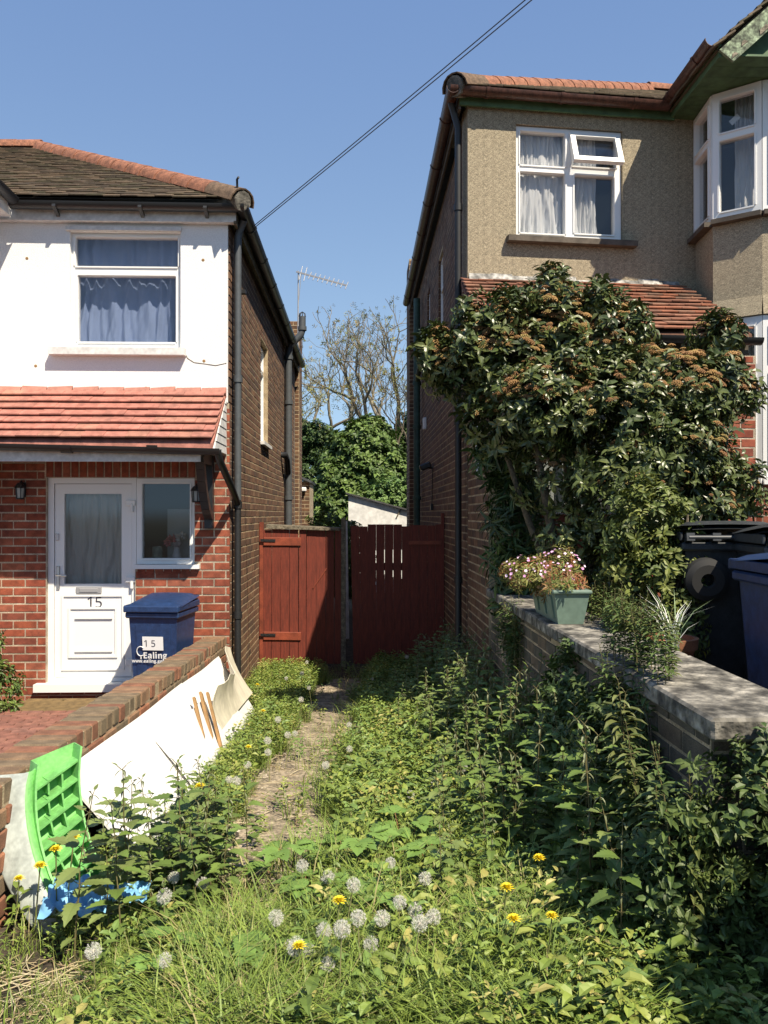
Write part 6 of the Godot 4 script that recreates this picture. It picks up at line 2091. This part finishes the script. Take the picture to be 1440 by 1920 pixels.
	for i in 8200:
		var d := 2.1 + 8.4 * pow(rng.randf(), 1.6)
		var x := rr(-1.28, 1.08)
		var off := absf(x - path_x(d))
		if off < 0.27 + 0.06 * sin(d * 5.0) + 0.04 * sin(d * 11.0) and d > 2.9 and rng.randf() < 0.94: continue
		if x < -0.98 and d > 3.6 and d < 7.7: continue
		if x < -0.85 and d < 3.3 and rng.randf() < 0.85: continue
		xs.append(Transform3D(Basis(Vector3.UP, rr(0, TAU)).scaled(Vector3.ONE * rr(0.55, 1.2) * tall.call(x, d)), Vector3(x, gy(d) - 0.005, -d)))
		cs.append([L(0.18, 0.26, 0.04), L(0.23, 0.31, 0.055), L(0.13, 0.19, 0.035), L(0.26, 0.28, 0.08), L(0.34, 0.30, 0.13)][rng.randi() % 5 if rng.randf() < 0.4 else rng.randi() % 3])
	var go := many(gr.mesh(), "grass", M.leaf, self, xs, cs)
	tag(go, "long green grass growing through the weeds of the passage", "grass", "", "stuff")
	var lw := [sprig(16, 0.034, 0.020, 1.0, 81, 0.12), sprig(14, 0.046, 0.020, 1.0, 82, 0.15), sprig(22, 0.024, 0.011, 1.0, 83, 0.16)]
	for v in 3:
		xs = []
		cs = []
		for i in [3400, 2600, 4600][v]:
			var d := 2.1 + 8.5 * pow(rng.randf(), 1.35)
			var x := rr(-1.28, 1.12)
			var off := absf(x - path_x(d))
			if off < 0.27 + 0.06 * sin(d * 5.0) + 0.04 * sin(d * 11.0) and d > 2.9 and rng.randf() < 0.965: continue
			if x < -0.85 and d < 3.3 and rng.randf() < 0.85: continue
			if x < -0.96 and d > 3.6 and d < 7.8: continue
			if x < -0.75 and d < 2.75 and rng.randf() < 0.8: continue
			if d < 3.6 and x > -0.5 and x < 0.6 and rng.randf() < 0.45: continue
			var k := rr(0.6, 1.15)
			if x > path_x(d) + 0.3: k *= rr(1.0, 1.5)
			xs.append(Transform3D((Basis(Vector3.UP, rr(0, TAU)) * Basis(Vector3(1, 0, 0), rr(-0.4, 0.4))).scaled(Vector3.ONE * k), Vector3(x, gy(d) + rr(-0.01, 0.05) * (1.0 if x > 0 else 0.4), -d)))
			cs.append([L(0.17, 0.24, 0.04), L(0.22, 0.285, 0.05), L(0.12, 0.18, 0.03), L(0.27, 0.31, 0.065), L(0.16, 0.25, 0.06), L(0.36, 0.33, 0.10)][rng.randi() % (6 if rng.randf() < 0.3 else 5)])
		tag(many(lw[v], ["clover_leaves", "dock_leaves", "cleavers"][v], M.leaf, self, xs, cs), ["small round leaved ground cover in the passage", "broad leaved ground cover in the passage", "fine leaved tangled ground cover in the passage"][v], "weeds", "", "stuff")
	# straw, twigs and pebbles
	var tw := MB.new()
	tw.tube([Vector3(-0.06, 0.004, 0), Vector3(0, 0.010, 0.008), Vector3(0.07, 0.004, 0)], [0.0018], 4, false)
	xs = []
	cs = []
	for i in 700:
		var d := 2.2 + 6.0 * pow(rng.randf(), 1.6)
		var x := path_x(d) + rr(-0.35, 0.35) if i % 3 > 0 else rr(-1.25, -0.8)
		if i % 3 == 0: d = rr(2.2, 2.8)
		xs.append(Transform3D(Basis(Vector3.UP, rr(0, TAU)).scaled(Vector3.ONE * rr(0.4, 1.5)), Vector3(x, gy(d) + 0.003, -d)))
		cs.append([L(0.42, 0.34, 0.2), L(0.3, 0.22, 0.12), L(0.5, 0.43, 0.28)][rng.randi() % 3])
	tag(many(tw.mesh(), "straw", M.stalk, self, xs, cs), "dry stalks lying on the bare path", "straw", "", "stuff")
	var pb := MB.new()
	pb.lathe([Vector2(0, -0.006), Vector2(0.010, -0.004), Vector2(0.013, 0.001), Vector2(0.008, 0.006), Vector2(0, 0.007)], 6)
	xs = []
	cs = []
	for i in 2600:
		var d := 2.6 + 6.6 * pow(rng.randf(), 1.4)
		xs.append(Transform3D(Basis(rdir(), rr(-0.4, 0.4)) * Basis(Vector3.UP, rr(0, TAU)).scaled(Vector3(rr(0.3, 1.2), rr(0.3, 0.8), rr(0.3, 1.0))), Vector3(path_x(d) + rr(-0.3, 0.3), gy(d), -d)))
		cs.append([L(0.42, 0.35, 0.25), L(0.33, 0.27, 0.19), L(0.52, 0.46, 0.36), L(0.25, 0.2, 0.14)][rng.randi() % 4])
	tag(many(pb.mesh(), "gravel", M.stalk, self, xs, cs), "small stones on the bare path", "gravel", "", "stuff")

func ground() -> void:
	var mb := MB.new()
	var ds := [-30.0, -6.0, 0.0, 1.5, 2.5, 4.0, 5.5, 7.0, 8.5, 10.0, 11.5, 14.0, 20.0, 40.0, 80.0]
	for i in ds.size() - 1:
		var a: float = ds[i]
		var b: float = ds[i + 1]
		mb.quad(Vector3(-60, gy(a), -a), Vector3(60, gy(a), -a), Vector3(60, gy(b), -b), Vector3(-60, gy(b), -b), Vector3.UP)
	var g := put(mb, "ground", M.dark_soil)
	tag(g, "dark earth of the passage and the land around the houses", "ground", "", "structure")
	# trodden bare path
	var rows := []
	for i in 40:
		var d := 2.4 + i * 0.19
		var w := 0.25 + 0.05 * sin(d * 3.0) + 0.03 * sin(d * 7.1)
		var l := []
		for k in 5: l.append(Vector3(path_x(d) + w * (k - 2) / 2.0, gy(d) + 0.006 - 0.002 * absf(k - 2), -d))
		rows.append(l)
	var p := MB.new()
	p.sheet(rows)
	tag(put(p, "path", M.soil), "bare trodden sandy path winding through the weeds", "path", "", "structure")
	# raised garden behind the retaining wall
	var r := MB.new()
	r.box(Vector3(1.48, -0.5, -8.4), Vector3(9.0, 0.46, -2.86))
	tag(put(r, "terrain", M.dark_soil), "raised garden soil behind the retaining wall", "garden", "", "structure")

func _ready() -> void:
	rng.seed = 42
	var cam := Camera3D.new()
	cam.name = "camera"
	cam.position = Vector3(0, EYE, 0)
	cam.rotation_degrees = Vector3(0.19, -YAW, 0)
	cam.fov = rad_to_deg(2.0 * atan(960.0 / F))
	cam.near = 0.05
	cam.far = 400.0
	add_child(cam)
	cam.current = true
	var we := WorldEnvironment.new()
	we.name = "environment"
	var env := Environment.new()
	env.background_mode = Environment.BG_SKY
	var sk := ProceduralSkyMaterial.new()
	sk.sky_top_color = Color(0.33, 0.43, 0.595)
	sk.sky_horizon_color = Color(0.61, 0.725, 0.805)
	sk.sky_curve = 0.18
	sk.ground_bottom_color = Color(0.25, 0.24, 0.2)
	sk.ground_horizon_color = Color(0.5, 0.5, 0.46)
	sk.sun_angle_max = 1.0
	var sky := Sky.new()
	sky.sky_material = sk
	env.sky = sky
	env.tonemap_mode = Environment.TONE_MAPPER_LINEAR
	env.tonemap_exposure = 1.8
	env.sdfgi_enabled = true
	env.ssao_enabled = true
	env.ssil_enabled = true
	we.environment = env
	add_child(we)
	var sun := DirectionalLight3D.new()
	sun.name = "sun"
	sun.light_energy = 1.4
	sun.light_color = Color(1.0, 0.95, 0.86)
	sun.light_angular_distance = 0.5
	sun.shadow_enabled = true
	add_child(sun)
	sun.look_at_from_position(Vector3(1.0, 2.3, 1.5) * 10.0, Vector3.ZERO)
	materials()
	ground()
	left_house()
	right_house()
	garden_walls()
	yard()
	gates()
	overhead()
	trees()
	lantern(Vector3(-3.44, 1.84, -8.22), "black wall lantern on the brick beside the doorside shrub")
	lantern(Vector3(-1.665, 1.81, -8.215), "black wall lantern between the side light and the black canopy bracket")
	bins()
	slide()
	boards()
	shrubs()
	flower_trough()
	wall_cover()
	weeds()
